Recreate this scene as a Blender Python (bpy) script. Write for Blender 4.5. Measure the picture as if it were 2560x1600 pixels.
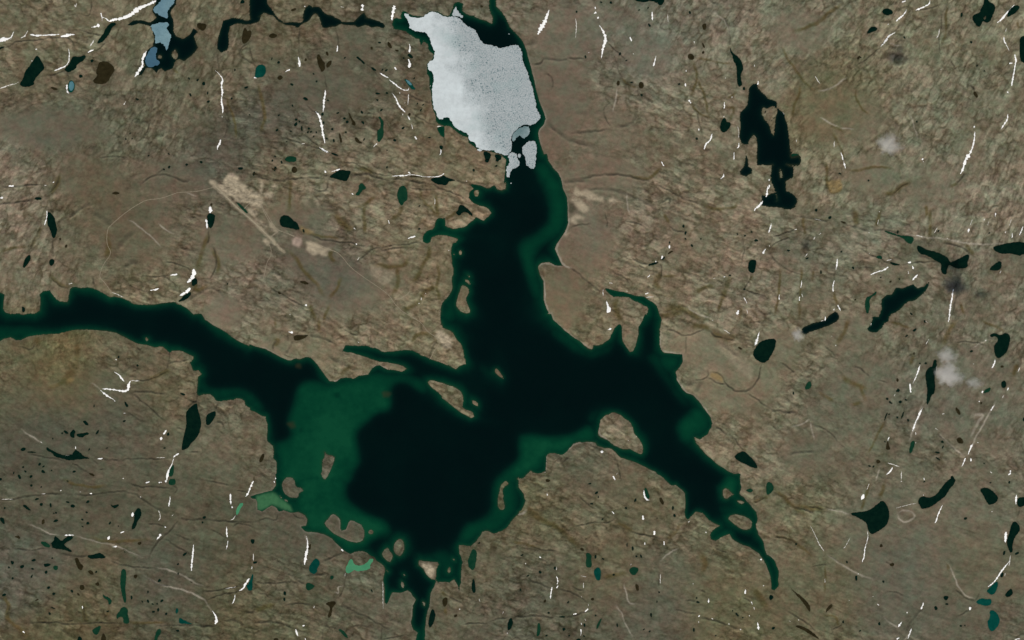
import bpy, bmesh, math, random, time
import numpy as np
T0 = time.time()
for o in list(bpy.data.objects): bpy.data.objects.remove(o)
SC = bpy.context.scene
COL = SC.collection
R = math.radians

# ------------------------------------------------------------------ camera, sky, sun, exposure
M_PER_PX = 5.0                       # one photograph pixel is five metres of tundra
CAM_H = 100000.0
cam_d = bpy.data.cameras.new('camera'); cam = bpy.data.objects.new('camera', cam_d); COL.objects.link(cam)
cam.location = (0, 0, CAM_H); cam.rotation_euler = (0, 0, 0)
cam_d.sensor_width = 36.0; cam_d.lens = 36.0 * CAM_H / (2560 * M_PER_PX)
cam_d.clip_start = 100.0; cam_d.clip_end = 300000.0
SC.camera = cam
SUN_EL = R(40.0)
SUN_DIR = (-0.125, -1.0)             # horizontal direction towards the sun: a little west of south
w = bpy.data.worlds.new('World'); SC.world = w; w.use_nodes = True
nt = w.node_tree; bg = nt.nodes['Background']
sky = nt.nodes.new('ShaderNodeTexSky'); sky.sky_type = 'NISHITA'; sky.sun_disc = False
sky.sun_elevation = SUN_EL; sky.sun_rotation = math.atan2(SUN_DIR[0], SUN_DIR[1])
nt.links.new(sky.outputs[0], bg.inputs[0]); bg.inputs[1].default_value = 0.07
sd_ = bpy.data.lights.new('sun', 'SUN'); sd_.energy = 4.3; sd_.angle = R(0.55); sd_.color = (1.0, 0.955, 0.88)
sun = bpy.data.objects.new('sun', sd_); COL.objects.link(sun)
nn = math.hypot(*SUN_DIR)
dx, dy, dz = SUN_DIR[0]/nn*math.cos(SUN_EL), SUN_DIR[1]/nn*math.cos(SUN_EL), math.sin(SUN_EL)
from mathutils import Vector
sun.rotation_euler = Vector((dx, dy, dz)).to_track_quat('Z', 'Y').to_euler()
sun.location = (dx*3000, dy*3000, dz*3000)
SC.view_settings.view_transform = 'Standard'; SC.view_settings.look = 'None'
SC.cycles.volume_bounces = 4
SC.view_settings.exposure = 0.0; SC.view_settings.gamma = 1.0; SC.view_settings.use_curve_mapping = False

# ------------------------------------------------------------------ trace of the shores, snow and tracks
# kind name : x y x y ...  in the units of the tile named above it (offset in photograph pixels, scale)
TRACE = """
# tile 0 0
# kind name : coords   (P=pond/lake polygon, I=island, C=ice, S=snow polyline x y w, G=gully, O=olive wet line, D=dark speck x y r)
P icylake d : 1480 -20 1695 -20 1665 50 1620 90 1610 130 1640 200 1640 290 1660 340 1730 370 1790 330 1830 270 1870 300 1835 340 1850 400 1870 450 1830 510 1740 580 1690 560 1650 580 1630 650 1560 675 1520 645 1480 690 1450 650 1380 640 1340 710 1310 715 1345 650 1370 620 1355 570 1390 480 1450 430 1460 360 1440 290 1420 245 1330 220 1250 240 1200 240 1260 195 1330 190 1420 215 1480 165 1440 120 1440 80 1470 40
I icylake : 1650 465 1675 490 1685 535 1660 565 1635 545 1620 510
I icylake : 1490 530 1510 517 1532 530 1525 552 1500 556
C blue : 1500 30 1545 -20 1660 -20 1640 40 1600 80 1580 130 1592 175 1550 165 1500 140 1450 110 1450 75
C blue : 1420 240 1500 215 1590 212 1600 240 1570 260 1590 300 1625 340 1600 400 1590 450 1570 482 1560 430 1510 395 1470 420 1465 330 1440 280
C darkblue : 1440 440 1480 440 1485 490 1470 530 1485 570 1520 590 1480 620 1400 640 1370 580 1390 510
P pond b : 1860 215 1955 225 1945 270 1915 298 1860 258
P pond d : 1000 260 1060 205 1110 230 1060 255 1040 310 990 380 930 418 915 400 955 345 985 310
P pond d : 350 520 375 545 410 610 425 650 380 690 315 770 330 800 240 830 175 800 225 740 230 680 280 625 320 565
P pond d : 690 530 740 540 800 520 815 540 780 580 725 610 720 650 660 680 640 685 600 660 650 610 675 560
P pond t : 660 760 695 765 710 810 700 860 660 880 640 840 645 790
C teal : 668 770 692 770 703 812 690 850 665 862 652 830 655 790
P pond b : 935 590 990 575 1040 595 1070 630 1088 665 1050 720 1010 785 950 798 885 785 880 755 925 715 905 690 920 640
P chain d : 2110 195 2190 170 2250 168 2340 200 2380 170 2410 20 2440 -20 2460 200 2420 215 2330 235 2250 215 2170 250 2160 330 2165 420 2140 480 2080 500 2050 450 2060 380 2080 290
P pond b : 2310 250 2340 300 2370 280 2380 330 2340 400 2300 420 2285 380 2290 320
P pond b : 470 825 510 822 555 845 520 858
P pond d : -20 450 60 435 0 470 -20 475
S 960 120 10 955 160 10 1000 170 8 1030 205 14 1070 185 26 1130 180 22 1180 165 26 1240 140 34 1280 100 44 1330 70 30 1400 45 22 1450 20 34 1480 5 30
S 865 258 10 910 250 20 940 235 30
S -10 395 40 30 370 34 90 370 14 115 335 8 130 300 10
S 100 375 8 115 350 6 125 310 6
S 195 360 8 235 345 14 250 310 6 265 290 8
S 285 325 12 330 335 24 400 335 10 470 330 8 510 328 18 560 325 12
S 575 345 24 610 340 34 660 327 20 705 325 14
S 850 440 8 870 410 12 890 375 8
S 830 495 10 860 480 14 885 470 8
S 650 460 8 655 520 10 655 580 8 620 625 8 560 650 14 515 668 14
S 300 580 14 305 570 10
S -10 840 10 40 822 12 100 800 8 145 795 8 180 775 5
S 635 800 16 630 850 16 650 885 12
S 1385 485 14 1360 530 34 1345 570 24 1350 620 18 1320 660 26 1290 705 28 1275 728 20
S 2035 665 6 2080 710 8 2110 750 10 2090 800 26 2105 870 12 2090 950 20 2105 1010 16 2105 1070 14
S 2100 1110 10 2095 1090 4
S 2085 1320 16 2080 1350 20 2055 1390 14 2055 1415 10
S 1170 990 10 1190 955 5
S 705 45 8 715 70 8 725 30 6
S 335 465 12 352 465 10
S 950 125 16 965 145 10 965 200 4
G 6 : 0 470 120 420 160 380 340 385 480 350 640 345 700 400 705 450 690 530
G 5 : 830 500 940 455 1000 400
G 5 : 460 715 560 680 640 660 650 760
G 5 : 740 280 860 310 980 340
G 5 : 870 0 860 100 840 150 800 140
G 6 : 420 0 450 110
G 7 : 2060 500 2060 640 2120 720
G 6 : 2360 400 2280 440 2260 530 2340 570 2419 610
G 6 : 2360 430 2370 530 2419 600
G 9 : 1480 900 1440 1000 1420 1150 1370 1280 1340 1350
G 7 : 2120 1080 2160 1150 2120 1310
O 10 : 2140 900 2160 1010 2210 1100 2230 1250 2230 1310
O 10 : 1640 660 1690 690
D 1787 742 9 1868 757 12 1925 790 17 1800 898 14 1962 878 10 1968 960 12 2220 662 10 2328 828 14 1295 938 14 1595 1455 8 1405 1472 8 1230 1260 7 1190 1315 8 1250 1310 7 2290 20 20 870 575 15 765 720 18 2190 930 9 2360 1085 7 2155 490 6
G 6 : 950 1490 1050 1470 1200 1490
P pond d : 2290 -10 2320 20 2290 38 2272 10
# tile 640 0
P chain d : -60 -20 90 -20 110 40 150 90 180 130 215 180 270 210 400 215 440 205 450 130 460 80 500 50 540 70 560 60 600 65 625 100 660 135 720 155 790 185 820 210 900 205 935 200 985 145 1025 115 1045 170 1120 185 1190 215 1225 240 1210 272 1150 250 1100 262 1040 235 960 262 935 238 860 240 800 225 750 255 700 250 660 270 630 265 615 220 600 170 570 125 545 130 510 190 440 225 400 262 350 240 290 240 215 205 160 150 70 118 30 160 -10 220 -60 235 -60 100
P lake d : 1300 180 1330 165 1370 180 1370 130 1390 95 1410 110 1490 155 1580 155 1640 105 1720 105 1780 150 1830 150 1860 80 1880 20 1910 15 1960 40 1950 90 1990 140 2060 150 2150 190 2230 225 2240 160 2210 110 2200 50 2220 -20 2260 -20 2270 60 2330 120 2380 200 2400 280 2419 320 2500 400 2500 1560 2360 1560 2360 1500 2300 1470 2240 1440 2130 1430 2080 1400 2010 1350 2010 1300 1920 1270 1870 1220 1830 1190 1760 1190 1700 1150 1700 1100 1680 1050 1660 970 1660 880 1640 840 1640 740 1615 690 1615 600 1670 560 1680 510 1630 480 1625 420 1580 385 1560 430 1540 370 1500 360 1420 300 1370 280 1300 275 1285 230
P lake d : 1710 1210 1740 1195 1785 1185 1780 1270 1785 1310 1750 1285 1715 1230
P pond t : 0 620 75 605 100 660 80 725 20 735 -15 740
C teal : -15 745 20 735 60 715 80 670 60 645 20 670 -5 700
S -20 735 12 5 735 14
P pond b : 120 335 160 310 210 335 170 365 130 355
P pond b : 195 735 230 705 260 735 225 760
P pond b : 575 520 600 510 625 570 655 595 655 650 625 685 600 650 580 590
P pond b : 665 600 700 570 725 580 690 640 665 640
P pond b : 655 490 675 485 690 525 670 530
P pond b : 455 575 470 545 485 565 470 582
P pond b : 1080 440 1105 445 1100 475 1085 465
P pond b : 1240 395 1265 400 1290 450 1270 462 1245 430
P pond b : 1310 468 1345 470 1350 490 1320 485
P pond d : 1150 395 1180 395 1180 412 1155 408
P pond d : 1425 510 1460 505 1490 545 1470 555 1445 540
P pond g : 1150 1110 1170 1100 1195 1130 1210 1170 1200 1215 1210 1250 1200 1300 1165 1350 1145 1330 1145 1260 1145 1230 1180 1215 1180 1140
P pond t : 1395 745 1430 750 1470 785 1490 820 1515 848 1470 845 1440 805
C teal : 1410 750 1440 760 1475 795 1465 810 1440 795
P pond b : 930 1295 960 1300 970 1330 1010 1350 985 1358 945 1345
P pond b : 780 1250 800 1280 815 1330 810 1355 795 1345
P pond b : 870 1060 890 1070 905 1115 945 1165 940 1190 895 1175 915 1165 890 1120
P pond d : 355 1180 385 1150 395 1170 370 1200
P pond d : 425 1190 440 1190 440 1245 425 1235
P pond d : 945 540 965 530 990 560 1030 590 1025 615 995 580 955 555
P pond d : 1080 630 1130 650 1140 675 1105 665
P pond b : 1435 1075 1460 1065 1465 1090 1440 1100
P pond d : 1730 1370 1770 1380 1760 1420 1740 1410
P pond d : 700 1440 760 1455 790 1475 730 1465
P pond b : 325 95 370 75 385 90 345 110
P pond b : 2120 50 2145 55 2145 72 2120 70
P pond g : 270 1490 330 1470 385 1490 380 1530 280 1530
S 1005 40 22 1010 70 14 1000 100 30
S 1310 55 46 1300 90 36 1290 140 20 1285 190 20
S 1450 415 8 1455 460 12 1450 495 22
S 1440 560 14 1455 600 26 1445 640 18
S 1310 635 14 1325 660 16
S 400 535 6 410 580 20 412 630 26
S 320 655 16 275 680 6
S 770 430 10 770 470 14 762 490 8
S 460 65 14 465 55 10
S 655 850 16 655 890 14 640 950 22 640 1010 16 635 1055 12
S 565 1055 14 595 1085 22 610 1140 18 625 1200 22 630 1260 22 645 1310 20 650 1355 14
S 600 1390 8 640 1420 18 685 1440 18
S 1260 755 10 1310 790 14 1350 830 12 1400 850 7 1440 855 12 1445 830 6
S 1440 890 8 1440 950 12 1435 990 8
S 1285 880 6 1320 920 10 1340 980 16 1375 1030 14 1410 1060 16
S 1435 1095 12 1455 1135 14
S 1470 1170 6 1480 1220 10
S 1500 1290 16 1520 1315 18
S 1360 870 10 1360 885 10
S 1170 690 8 1220 720 16 1250 735 8
S 1385 1090 10 1390 1075 6
S 1405 980 8 1410 965 6
S 1745 1410 8 1750 1445 14 1735 1465 6
S 1710 1195 10 1750 1192 8
S 1645 820 8 1650 800 6
S 1110 1390 6 1145 1355 12
S 800 60 6 830 70 6
S 430 1360 6 460 1355 6
S 1455 455 8 1450 480 10
G 8 : 405 260 410 380 405 530
G 8 : 750 255 765 340 785 420 790 500
G 6 : 640 690 660 760 665 840
G 7 : 1700 0 1710 90
G 8 : 1780 1310 1770 1430 1760 1512
G 7 : 240 1290 420 1350 560 1385 720 1450 830 1490
G 5 : 470 980 540 1050 600 1060
G 5 : 990 570 1100 650 1200 770
G 7 : 1440 880 1530 940 1660 970
G 5 : 1040 1060 1150 1090
G 5 : 1470 1060 1560 1130 1690 1180
G 6 : 970 1330 1070 1400
G 5 : 950 1210 1060 1220
G 4 : 600 1380 480 1290 460 1270
O 14 : 20 800 60 950 90 1080 50 1250
D 150 555 10 213 590 12 340 800 14 345 1000 10 470 935 18 572 770 10 545 700 8 680 950 9 628 1080 16 772 1068 10 835 1120 12 862 1155 14 1000 1060 14 1010 1160 14 1150 885 14 1238 880 11 1145 945 10 1230 665 12 1195 660 9 1310 1325 13 1390 1210 14 1020 1320 10 1240 1420 7 500 1215 12 490 1250 10 520 1245 9 570 1250 9 545 1290 8 200 1230 12 215 1090 10 640 1160 10 720 1220 12 670 1310 9 735 1330 12 850 1250 9 290 1340 6 180 1480 8 1560 1040 10 1580 990 8 1525 980 8 1495 740 8 1395 550 9 840 545 9 1185 1040 12 1640 1300 10 380 1130 12 410 1150 9 330 1240 8
W 1 : 1290 180 1420 200 1500 300 1650 350 1990 160 2240 250 2340 130 2480 300 2480 500 2100 450
# tile 1280 0
P lake d : -60 200 0 280 40 320 90 370 120 430 150 530 180 640 210 760 230 860 260 960 300 1060 320 1120 300 1180 260 1220 245 1250 260 1330 280 1400 310 1470 340 1512 360 1560 -60 1560
P pond d : 1140 -20 1370 -20 1370 40 1340 10 1290 10 1250 25 1200 15 1160 5
P pond d : 1355 -20 1445 -20 1430 40 1400 55 1370 30
P pond d : 2060 440 2080 500 2130 530 2170 580 2190 650 2160 700 2165 770 2180 800 2150 825 2125 790 2125 700 2120 610 2090 580 2085 530 2060 480
P rightlake d : 2310 790 2320 830 2360 870 2419 930 2500 960 2500 1560 2320 1560 2310 1480 2320 1360 2310 1290 2280 1270 2250 1310 2230 1365 2170 1355 2150 1300 2160 1180 2150 1060 2200 1030 2225 1000 2235 880 2240 830 2270 800
I rightlake : 2419 1010 2380 1080 2370 1100 2400 1150 2440 1150 2500 1100 2500 1000
P pond d : 1975 1150 2000 1110 2020 1120 2030 1160 2060 1150 2070 1190 2020 1250 1990 1255 1960 1215
P pond b : 1665 515 1700 505 1725 540 1710 570 1670 560 1660 535
P pond b : 1795 230 1830 220 1840 250 1825 285 1800 275
P pond b : 1195 785 1230 770 1250 800 1240 835 1200 835
P pond b : 990 765 1015 760 1020 800 990 815
P pond b : 1795 400 1815 420 1825 460 1800 440
P pond b : 1795 485 1818 480 1815 510 1795 510
S 350 95 18 330 150 22 310 210 34 270 270 46 245 325 22
S 785 65 20 788 85 14
S 775 128 12 795 115 20
S 805 175 12 818 160 16
S 825 240 10 860 290 16 885 350 24 880 400 30 860 450 20 850 510 14 845 550 10
S 600 175 5 610 230 7 605 310 7 600 360 5
S 1325 110 12 1325 165 14 1330 195 8
S 1470 130 5 1475 210 10
S 1115 350 10 1130 390 14
S 1360 530 7 1350 580 12 1335 625 18
S 1645 660 12 1645 678 14
S 1635 785 12 1642 820 12
S 1670 945 18 1690 975 16
S 2290 610 10 2292 630 8
S 2325 765 10 2322 800 14
S 2005 965 12 2008 1010 14 2000 1025 6
S 1998 1105 10 2005 1095 6
S 1890 1260 10 1885 1300 16 1860 1340 10 1830 1360 16 1815 1410 16
S 1765 1215 12 1765 1235 10
S 2145 1350 8 2145 1385 14 2125 1400 8
S 2100 1440 8 2095 1512 12
S 720 500 10 730 495 8
S 1720 390 8 1725 410 8
S 2015 730 6 2018 745 6
S 1145 505 8 1150 512 6
S 2080 910 7 2078 925 6
S 2130 1190 5 2145 1240 5 2140 1310 5
G 40 : 140 410 180 395 240 355
G 14 : 270 570 300 545 400 560 480 560 530 545
G 10 : 530 545 680 550
G 10 : 200 600 270 600 300 545
G 10 : 330 690 390 740 380 830
G 6 : 820 180 825 240
G 6 : 890 380 950 460 1020 500 1080 570
G 5 : 960 520 1000 640 1040 740
O 9 : 1700 570 1740 660 1750 750 1720 830 1690 920
O 9 : 1750 750 1800 850 1830 960 1860 1080
O 7 : 1730 545 1850 560 1960 600 2090 600
O 7 : 1690 970 1760 1080 1900 1120
G 6 : 1860 0 1940 30
G 6 : 2000 160 2050 250 2060 350 2060 440
T 6 : 1900 120 2000 180 2050 260 2060 330
G 7 : 1750 1060 1770 1180 1800 1260
G 16 : 990 1190 1080 1180 1160 1140 1180 1020
G 26 : 330 1150 420 1220 500 1290 600 1330 760 1370
G 14 : 560 1250 700 1240 930 1215
G 8 : 930 960 860 1020 880 1120 940 1200
O 7 : 1040 750 1100 800 1180 830
O 8 : 2030 930 2100 900 2110 860
O 10 : 2020 1010 2110 1020 2060 1140
T 8 : 1000 840 970 980 950 1050
D 935 25 12 843 22 10 1020 510 13 695 540 12 610 112 10 1680 118 12 1225 900 12 1580 797 10 2190 838 14 1130 780 10 1745 1310 12 1200 95 8 1300 240 14 1285 75 8 1080 572 8
# tile 1920 0
P rightlake d : -60 930 0 945 40 985 80 1015 160 1080 160 1110 175 1160 190 1230 205 1330 210 1440 215 1490 300 1480 310 1512 300 1560 -60 1560
I rightlake : -60 1010 0 1025 60 1020 95 1030 70 1110 65 1230 55 1290 25 1240 0 1165 -60 1100
P pond d : 1090 85 1130 80 1165 90 1185 125 1150 145 1105 145 1075 120
P pond d : 945 285 970 255 1010 250 1040 270 1020 290 970 310 930 325
P pond d : 2040 -20 2065 -20 2090 20 2140 40 2150 90 2120 150 2105 200 2060 220 2030 195 2020 230 1990 260 1960 230 1925 175 1945 135 2000 125 2010 80 2035 50
I pond : 2040 160 2060 145 2060 180 2040 185
P pond d : 2270 90 2330 50 2380 55 2370 90 2330 130 2280 155 2255 165
P pond d : 2380 345 2440 340 2480 620 2400 590 2380 560 2375 450
P pond b : 1940 870 1960 860 1985 910 1975 930 1945 900
P pond b : 840 545 860 525 878 535 850 570
S 1265 20 12 1300 5 10
S 1530 5 12 1525 35 12 1480 65 12 1425 85 16 1395 100 10
S 1310 90 8 1300 120 10 1250 165 16 1210 200 20
S 1130 230 12 1140 225 10
S 1205 305 10 1170 320 10 1140 345 18 1100 400 14 1065 440 8
S 1620 275 8 1615 320 10 1590 365 6
S 2330 45 10 2300 70 8 2250 130 12 2210 180 20 2165 215 12
S 2252 270 10 2245 300 8
S 2228 350 14 2230 385 16 2250 420 5 2280 480 5
S 2330 515 18 2345 570 14 2335 620 12 2320 700 12 2310 760 12 2300 810 24
S 2280 600 16 2310 595 8
S 2262 865 16 2270 880 8
S 2265 1080 12 2262 1130 12 2220 1190 14 2205 1220 8
S 1950 1190 24 1945 1205 14
S 1955 1240 10 1950 1310 14 1940 1370 14 1915 1440 18 1880 1490 34 1860 1520 20
S 445 720 6 465 755 8 490 790 6
S 625 1335 7 625 1390 10
S 690 1440 7 710 1512 14
S 1455 1512 16 1465 1495 10
S 268 1320 6 268 1345 6
S 1630 660 5 1640 650 5
S 140 1060 5 155 1080 6
G 6 : 870 600 960 530 1060 450
G 6 : 1060 440 1130 345 1240 250 1260 220
G 5 : 1390 105 1500 80 1560 70 1640 30
G 7 : 1640 100 1640 260 1610 390 1620 500
G 6 : 1720 560 1760 630 1780 660
G 6 : 1890 90 1940 120
O 16 : 720 20 640 80 560 130 480 210 400 240 300 290 220 290
O 12 : 480 210 440 240 380 230
O 9 : 130 440 200 580 290 700 340 770 440 860
O 9 : 300 800 300 900 240 1010 230 1110
O 7 : 830 850 830 940 910 1060 960 1080
T 10 : 480 860 590 840 640 810 740 730
T 8 : 500 1110 590 1170 660 1200
O 12 : 590 1180 660 1220 700 1240
O 7 : 600 1240 640 1310 690 1400 720 1512
T 7 : 680 1210 810 1220
O 10 : 1700 40 1680 160 1680 330 1640 420
O 9 : 2350 200 2370 280
T 6 : 1140 400 1200 430 1250 430
T 5 : 1340 1080 1380 1180 1415 1300
G 9 : 1910 790 1950 850
D 1288 355 10 1920 398 11 2045 672 8 1975 620 10 1830 140 14 870 540 10 1405 1150 10
# tile 0 400
P lake d : -60 1250 0 1250 45 1265 30 1340 30 1410 60 1445 150 1475 250 1480 320 1450 370 1430 385 1340 375 1270 400 1240 470 1230 510 1290 560 1335 640 1345 650 1270 660 1220 690 1195 760 1205 870 1205 930 1235 990 1265 1040 1300 1100 1290 1160 1305 1220 1335 1280 1365 1380 1370 1500 1360 1600 1340 1660 1345 1720 1375 1760 1400 1850 1470 1920 1520 1960 1600 -60 1600
P pond d : 455 480 490 510 520 550 530 620 545 660 520 740 495 735 480 670 445 600 450 530
P pond d : 265 900 290 895 290 940 260 990 225 1028 215 1000 235 935
P pond d : 460 940 520 935 510 990 470 1005
P pond b : 1055 310 1090 298 1130 308 1130 325 1070 325
P pond d : 1955 500 2030 510 2035 560 2005 640 1980 650 1960 600
P pond d : 205 1380 240 1400 230 1440 208 1440
P pond d : 330 350 390 352 395 378 330 378
P pond b : 1990 408 2012 412 2005 438 1985 430
P pond b : 555 735 585 740 570 765
P pond b : 620 800 640 800 630 835 610 825
P pond d : 1810 1130 1855 1110 1870 1160 1850 1180 1815 1200
P pond d : 1700 1320 1750 1270 1810 1240 1800 1290 1740 1330 1680 1345
S 1985 435 20 1990 480 36 1985 500 20
S 1948 560 18 1955 600 18 1958 645 14
S 1830 1030 30 1835 1075 40 1810 1125 34 1770 1158 18
S 1800 1210 30 1760 1250 28 1700 1282 16
S 1610 1088 12 1675 1080 20
S 1420 1230 10 1460 1228 14 1500 1212 12
S 445 480 12 445 530 6 430 590 12 420 615 10
S 80 245 10 130 245 18
S 500 215 16 512 205 12
S -10 360 16 30 355 18
S 440 240 6 420 238 6
S 1060 1250 7 1110 1270 7 1170 1295 6
S 650 1170 8 685 1165 8
G 12 : 0 415 80 400 180 390 260 375 340 365
G 7 : 0 240 60 258 200 240 300 225 430 240
G 10 : 560 130 540 220 480 290
O 22 : 560 150 540 230 490 300
G 9 : 380 640 350 700 300 800 285 860
O 18 : 390 640 340 740 290 820
O 14 : 0 860 100 835 250 820
G 8 : 500 740 500 900
G 8 : 480 1010 475 1090 530 1160 600 1200 660 1225
O 16 : 470 1080 540 1160 640 1210
G 10 : 880 1100 890 1190
G 9 : 1970 660 1975 740 1960 790
G 9 : 2000 800 2050 890 2040 1000 2000 1100 1990 1130
O 22 : 1970 700 1920 840 1880 960 1870 1030
O 20 : 2010 850 2070 950 2060 1080
G 16 : 1750 1340 1850 1270 1990 1190 2060 1220 2110 1290
O 18 : 1850 1160 1840 1250 1960 1190
G 12 : 1320 230 1400 170 1480 130 1600 130 1700 190 1790 205 1780 150
G 8 : 1480 120 1560 80
G 18 : 640 540 720 480 800 430 870 400
G 34 : 900 500 1000 560 1060 600
O 26 : 1010 690 1030 800 1010 920
G 30 : 1110 830 1180 740 1280 650
G 30 : 1180 1000 1250 950 1300 960
G 4 : 1340 1100 1500 1100 1620 1090
G 5 : 1540 1100 1640 1140 1660 1220
G 5 : 1560 960 1700 980 1820 1050
G 4 : 1190 1170 1300 1220 1420 1245
G 7 : 1400 1290 1420 1340
R 5 track : 2030 255 1930 280 1880 295 1750 305 1680 305 1570 350 1480 370 1390 375 1320 410 1215 475 1110 560 1025 640
R 4 track : 1025 640 1010 700 1010 800 1060 880 980 980 950 1060 940 1110 1000 1170 1060 1260
T 6 : 1500 600 1560 660 1640 700
T 5 : 1210 560 1400 690 1520 820
T 6 : 1760 300 1850 345
A tan : 2000 185 2030 195 2060 240 2110 230 2150 130 2200 125 2255 160 2265 210 2330 240 2330 275 2419 330 2480 360 2480 470 2419 440 2330 400 2200 340 2130 310 2080 290 2020 255 1980 210
D 1600 65 14 1765 45 12 1900 20 14 2270 78 18 2400 130 16 1550 90 9 2150 1170 8
W 0.85 : 700 1300 1000 1350 1300 1420 1600 1420 1900 1560 400 1560 500 1420
# tile 640 400
P lake d : 2360 -60 2360 30 2355 100 2350 150 2345 215 2380 240 2330 290 2280 280 2250 235 2200 265 2130 240 2010 225 2060 270 2020 300 2010 360 2060 410 2110 430 2170 440 2230 500 2150 570 2080 540 2020 590 1980 630 1870 650 1790 620 1785 550 1720 545 1690 580 1690 640 1620 670 1575 720 1580 770 1620 795 1650 770 1665 730 1720 710 1800 710 1910 745 1890 780 1850 790 1840 870 1850 920 1850 980 1865 1010 1865 1080 1850 1110 1855 1180 1860 1215 1830 1270 1790 1320 1755 1350 1745 1420 1745 1560 2480 1560 2480 -60
I lake : 2055 290 2105 280 2110 310 2090 352 2060 330
I lake : 1915 858 1945 850 1945 885 1922 902
I lake : 1862 885 1882 895 1872 906
I lake : 2000 1080 2025 1100 2010 1112
I lake : 1970 1135 2000 1128 2032 1165 2020 1180 1980 1152
I lake : 1945 1180 1990 1190 2022 1240 1990 1290 1985 1340 2030 1420 2015 1450 1980 1450 1900 1410 1890 1350 1910 1290 1930 1230
P pond d : 695 155 740 120 800 90 850 100 895 100 890 130 860 205 820 195 760 180 700 165
P pond g : 985 220 1010 220 1050 270 1000 290 975 340 930 330 970 290 970 250
P pond g : 1345 270 1385 238 1420 260 1435 330 1430 380 1395 400 1380 440 1350 400 1330 340
P pond d : 1650 175 1700 165 1740 165 1770 142 1800 165 1870 185 1890 195 1820 200 1800 245 1750 230 1720 235 1660 200
P pond d : 1885 490 1910 480 1915 430 1950 420 2000 460 2040 500 2050 530 2030 525 1990 490 1950 495 1930 525 1905 520
P pond d : 230 540 260 520 310 525 350 570 390 590 405 630 415 660 380 660 330 645 290 640 240 630 220 590
P pond b : 345 65 370 60 398 95 370 125 345 120 335 90
P pond b : 410 1150 450 1140 500 1160 490 1180 430 1165
P pond d : 2045 85 2068 85 2065 110 2048 108
P pond d : 2160 0 2210 0 2190 25 2165 20
P pond d : 2265 -10 2300 0 2290 18 2265 12
P pond b : 205 1240 240 1255 230 1270 210 1262
P pond b : 1425 155 1530 148 1590 168 1520 165
S 650 100 8 660 120 18
S 715 108 8 760 98 12 795 85 14
S 1285 152 10 1350 148 12 1400 150 12 1440 140 8 1500 138 6 1600 160 6 1700 160 7 1745 150 12 1778 128 14
S 1440 115 12 1460 130 10
S 1435 740 10 1470 730 14 1505 720 22
S 1250 570 8 1260 600 12
S 905 315 12 920 325 12
S 470 1365 18 480 1380 14
S 950 790 20 945 800 10
S 1600 1258 12 1605 1262 10
S 1535 1355 12 1548 1352 8
S 960 945 6 975 920 7
S 1825 850 12 1820 860 8
S 1565 1300 10 1560 1325 8
S 1690 360 6 1690 420 7
S 925 640 10 940 655 8
S 1985 200 6 1995 198 6
S 318 1460 8 325 1462 6
G 12 : 0 150 120 180 200 190 290 185 330 150
G 8 : 290 185 420 165 560 160 640 175
G 8 : 640 135 700 150
G 12 : 890 140 960 140 1040 125 1120 150 1190 170 1250 190
G 12 : 1250 180 1330 170 1430 180 1500 200 1610 215
G 5 : 1100 120 1200 140 1280 150
G 8 : 1880 190 2000 220
G 7 : 1640 215 1760 270 1850 300 1930 340 1970 370
G 5 : 1440 260 1600 280 1700 270
G 5 : 830 20 940 20 980 60 1080 90 1130 150
G 7 : 500 700 600 740 700 765 800 765 900 780 960 800 1040 820
G 9 : 930 980 1000 920 1060 870 1120 820 1180 830
G 7 : 1180 840 1260 800 1380 800 1480 780 1560 770
G 9 : 1180 860 1290 830 1400 820
G 9 : 680 200 680 280 600 300 540 270
O 18 : 1380 430 1360 510 1290 560
O 22 : 980 80 1060 90 1100 120
O 16 : 1120 350 1040 410 960 450
O 16 : 1020 420 1020 560 1030 700
O 16 : 1700 320 1710 430 1720 540
O 12 : 1550 280 1580 400 1680 470 1700 530
O 12 : 1720 540 1770 550
O 14 : 1900 490 1850 530 1790 560
O 20 : 1440 920 1400 1010 1260 1010 1110 990
O 20 : 1640 800 1640 900 1580 970 1540 1100 1450 1150
O 20 : 1330 1010 1350 1120 1330 1210 1300 1260
O 14 : 1700 960 1740 1080 1700 1190 1730 1300 1740 1340
O 22 : 1560 1300 1600 1230 1690 1210
O 16 : 300 840 400 960 460 1060 560 1150 600 1220 650 1290
O 14 : 800 1120 770 1220 700 1300
O 18 : 500 1380 540 1450 560 1512
O 12 : 700 1380 650 1450 650 1512
O 20 : 1400 1420 1500 1370 1560 1320
O 20 : 740 960 690 900 720 860
O 34 : 760 520 820 600 900 650
O 14 : 330 190 320 350 310 480
O 10 : 500 700 600 720 800 740
G 6 : 110 1190 200 1240 300 1300 400 1360 470 1370
A ochre : 410 620 460 640 500 660 545 695 500 700 440 680 415 660
R 4 track : 45 420 80 500 130 590 150 620
A tan : 130 600 150 590 180 640 215 660 200 680 160 665 130 640
R 5 track : 205 660 300 695 360 725
A pink : 345 735 430 735 440 770 400 830 345 790
A tan2 : 470 770 560 780 640 830 720 850 665 860 670 905 620 905 600 880 540 905 480 850
R 5 track : 700 850 760 865 820 920 880 1000 950 1060 1080 1150 1200 1230 1270 1290 1310 1360 1380 1430 1450 1470 1510 1500
R 4 track : 1310 1320 1380 1305 1430 1270 1455 1240
R 4 track : 125 800 150 860 130 930 105 960 90 1040 65 1140
A tan : 60 760 100 745 135 770 120 800 80 790
A tan : -20 340 20 310 60 360 45 420 0 420 -20 430
A tan2 : 60 320 120 290 160 320 140 365 100 350
R 5 track : 140 730 205 680
R 4 track : 50 320 50 250 70 220
A tan2 : 30 205 75 215 60 290 40 290
A tan2 : 150 240 205 230 190 270 150 260
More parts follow.
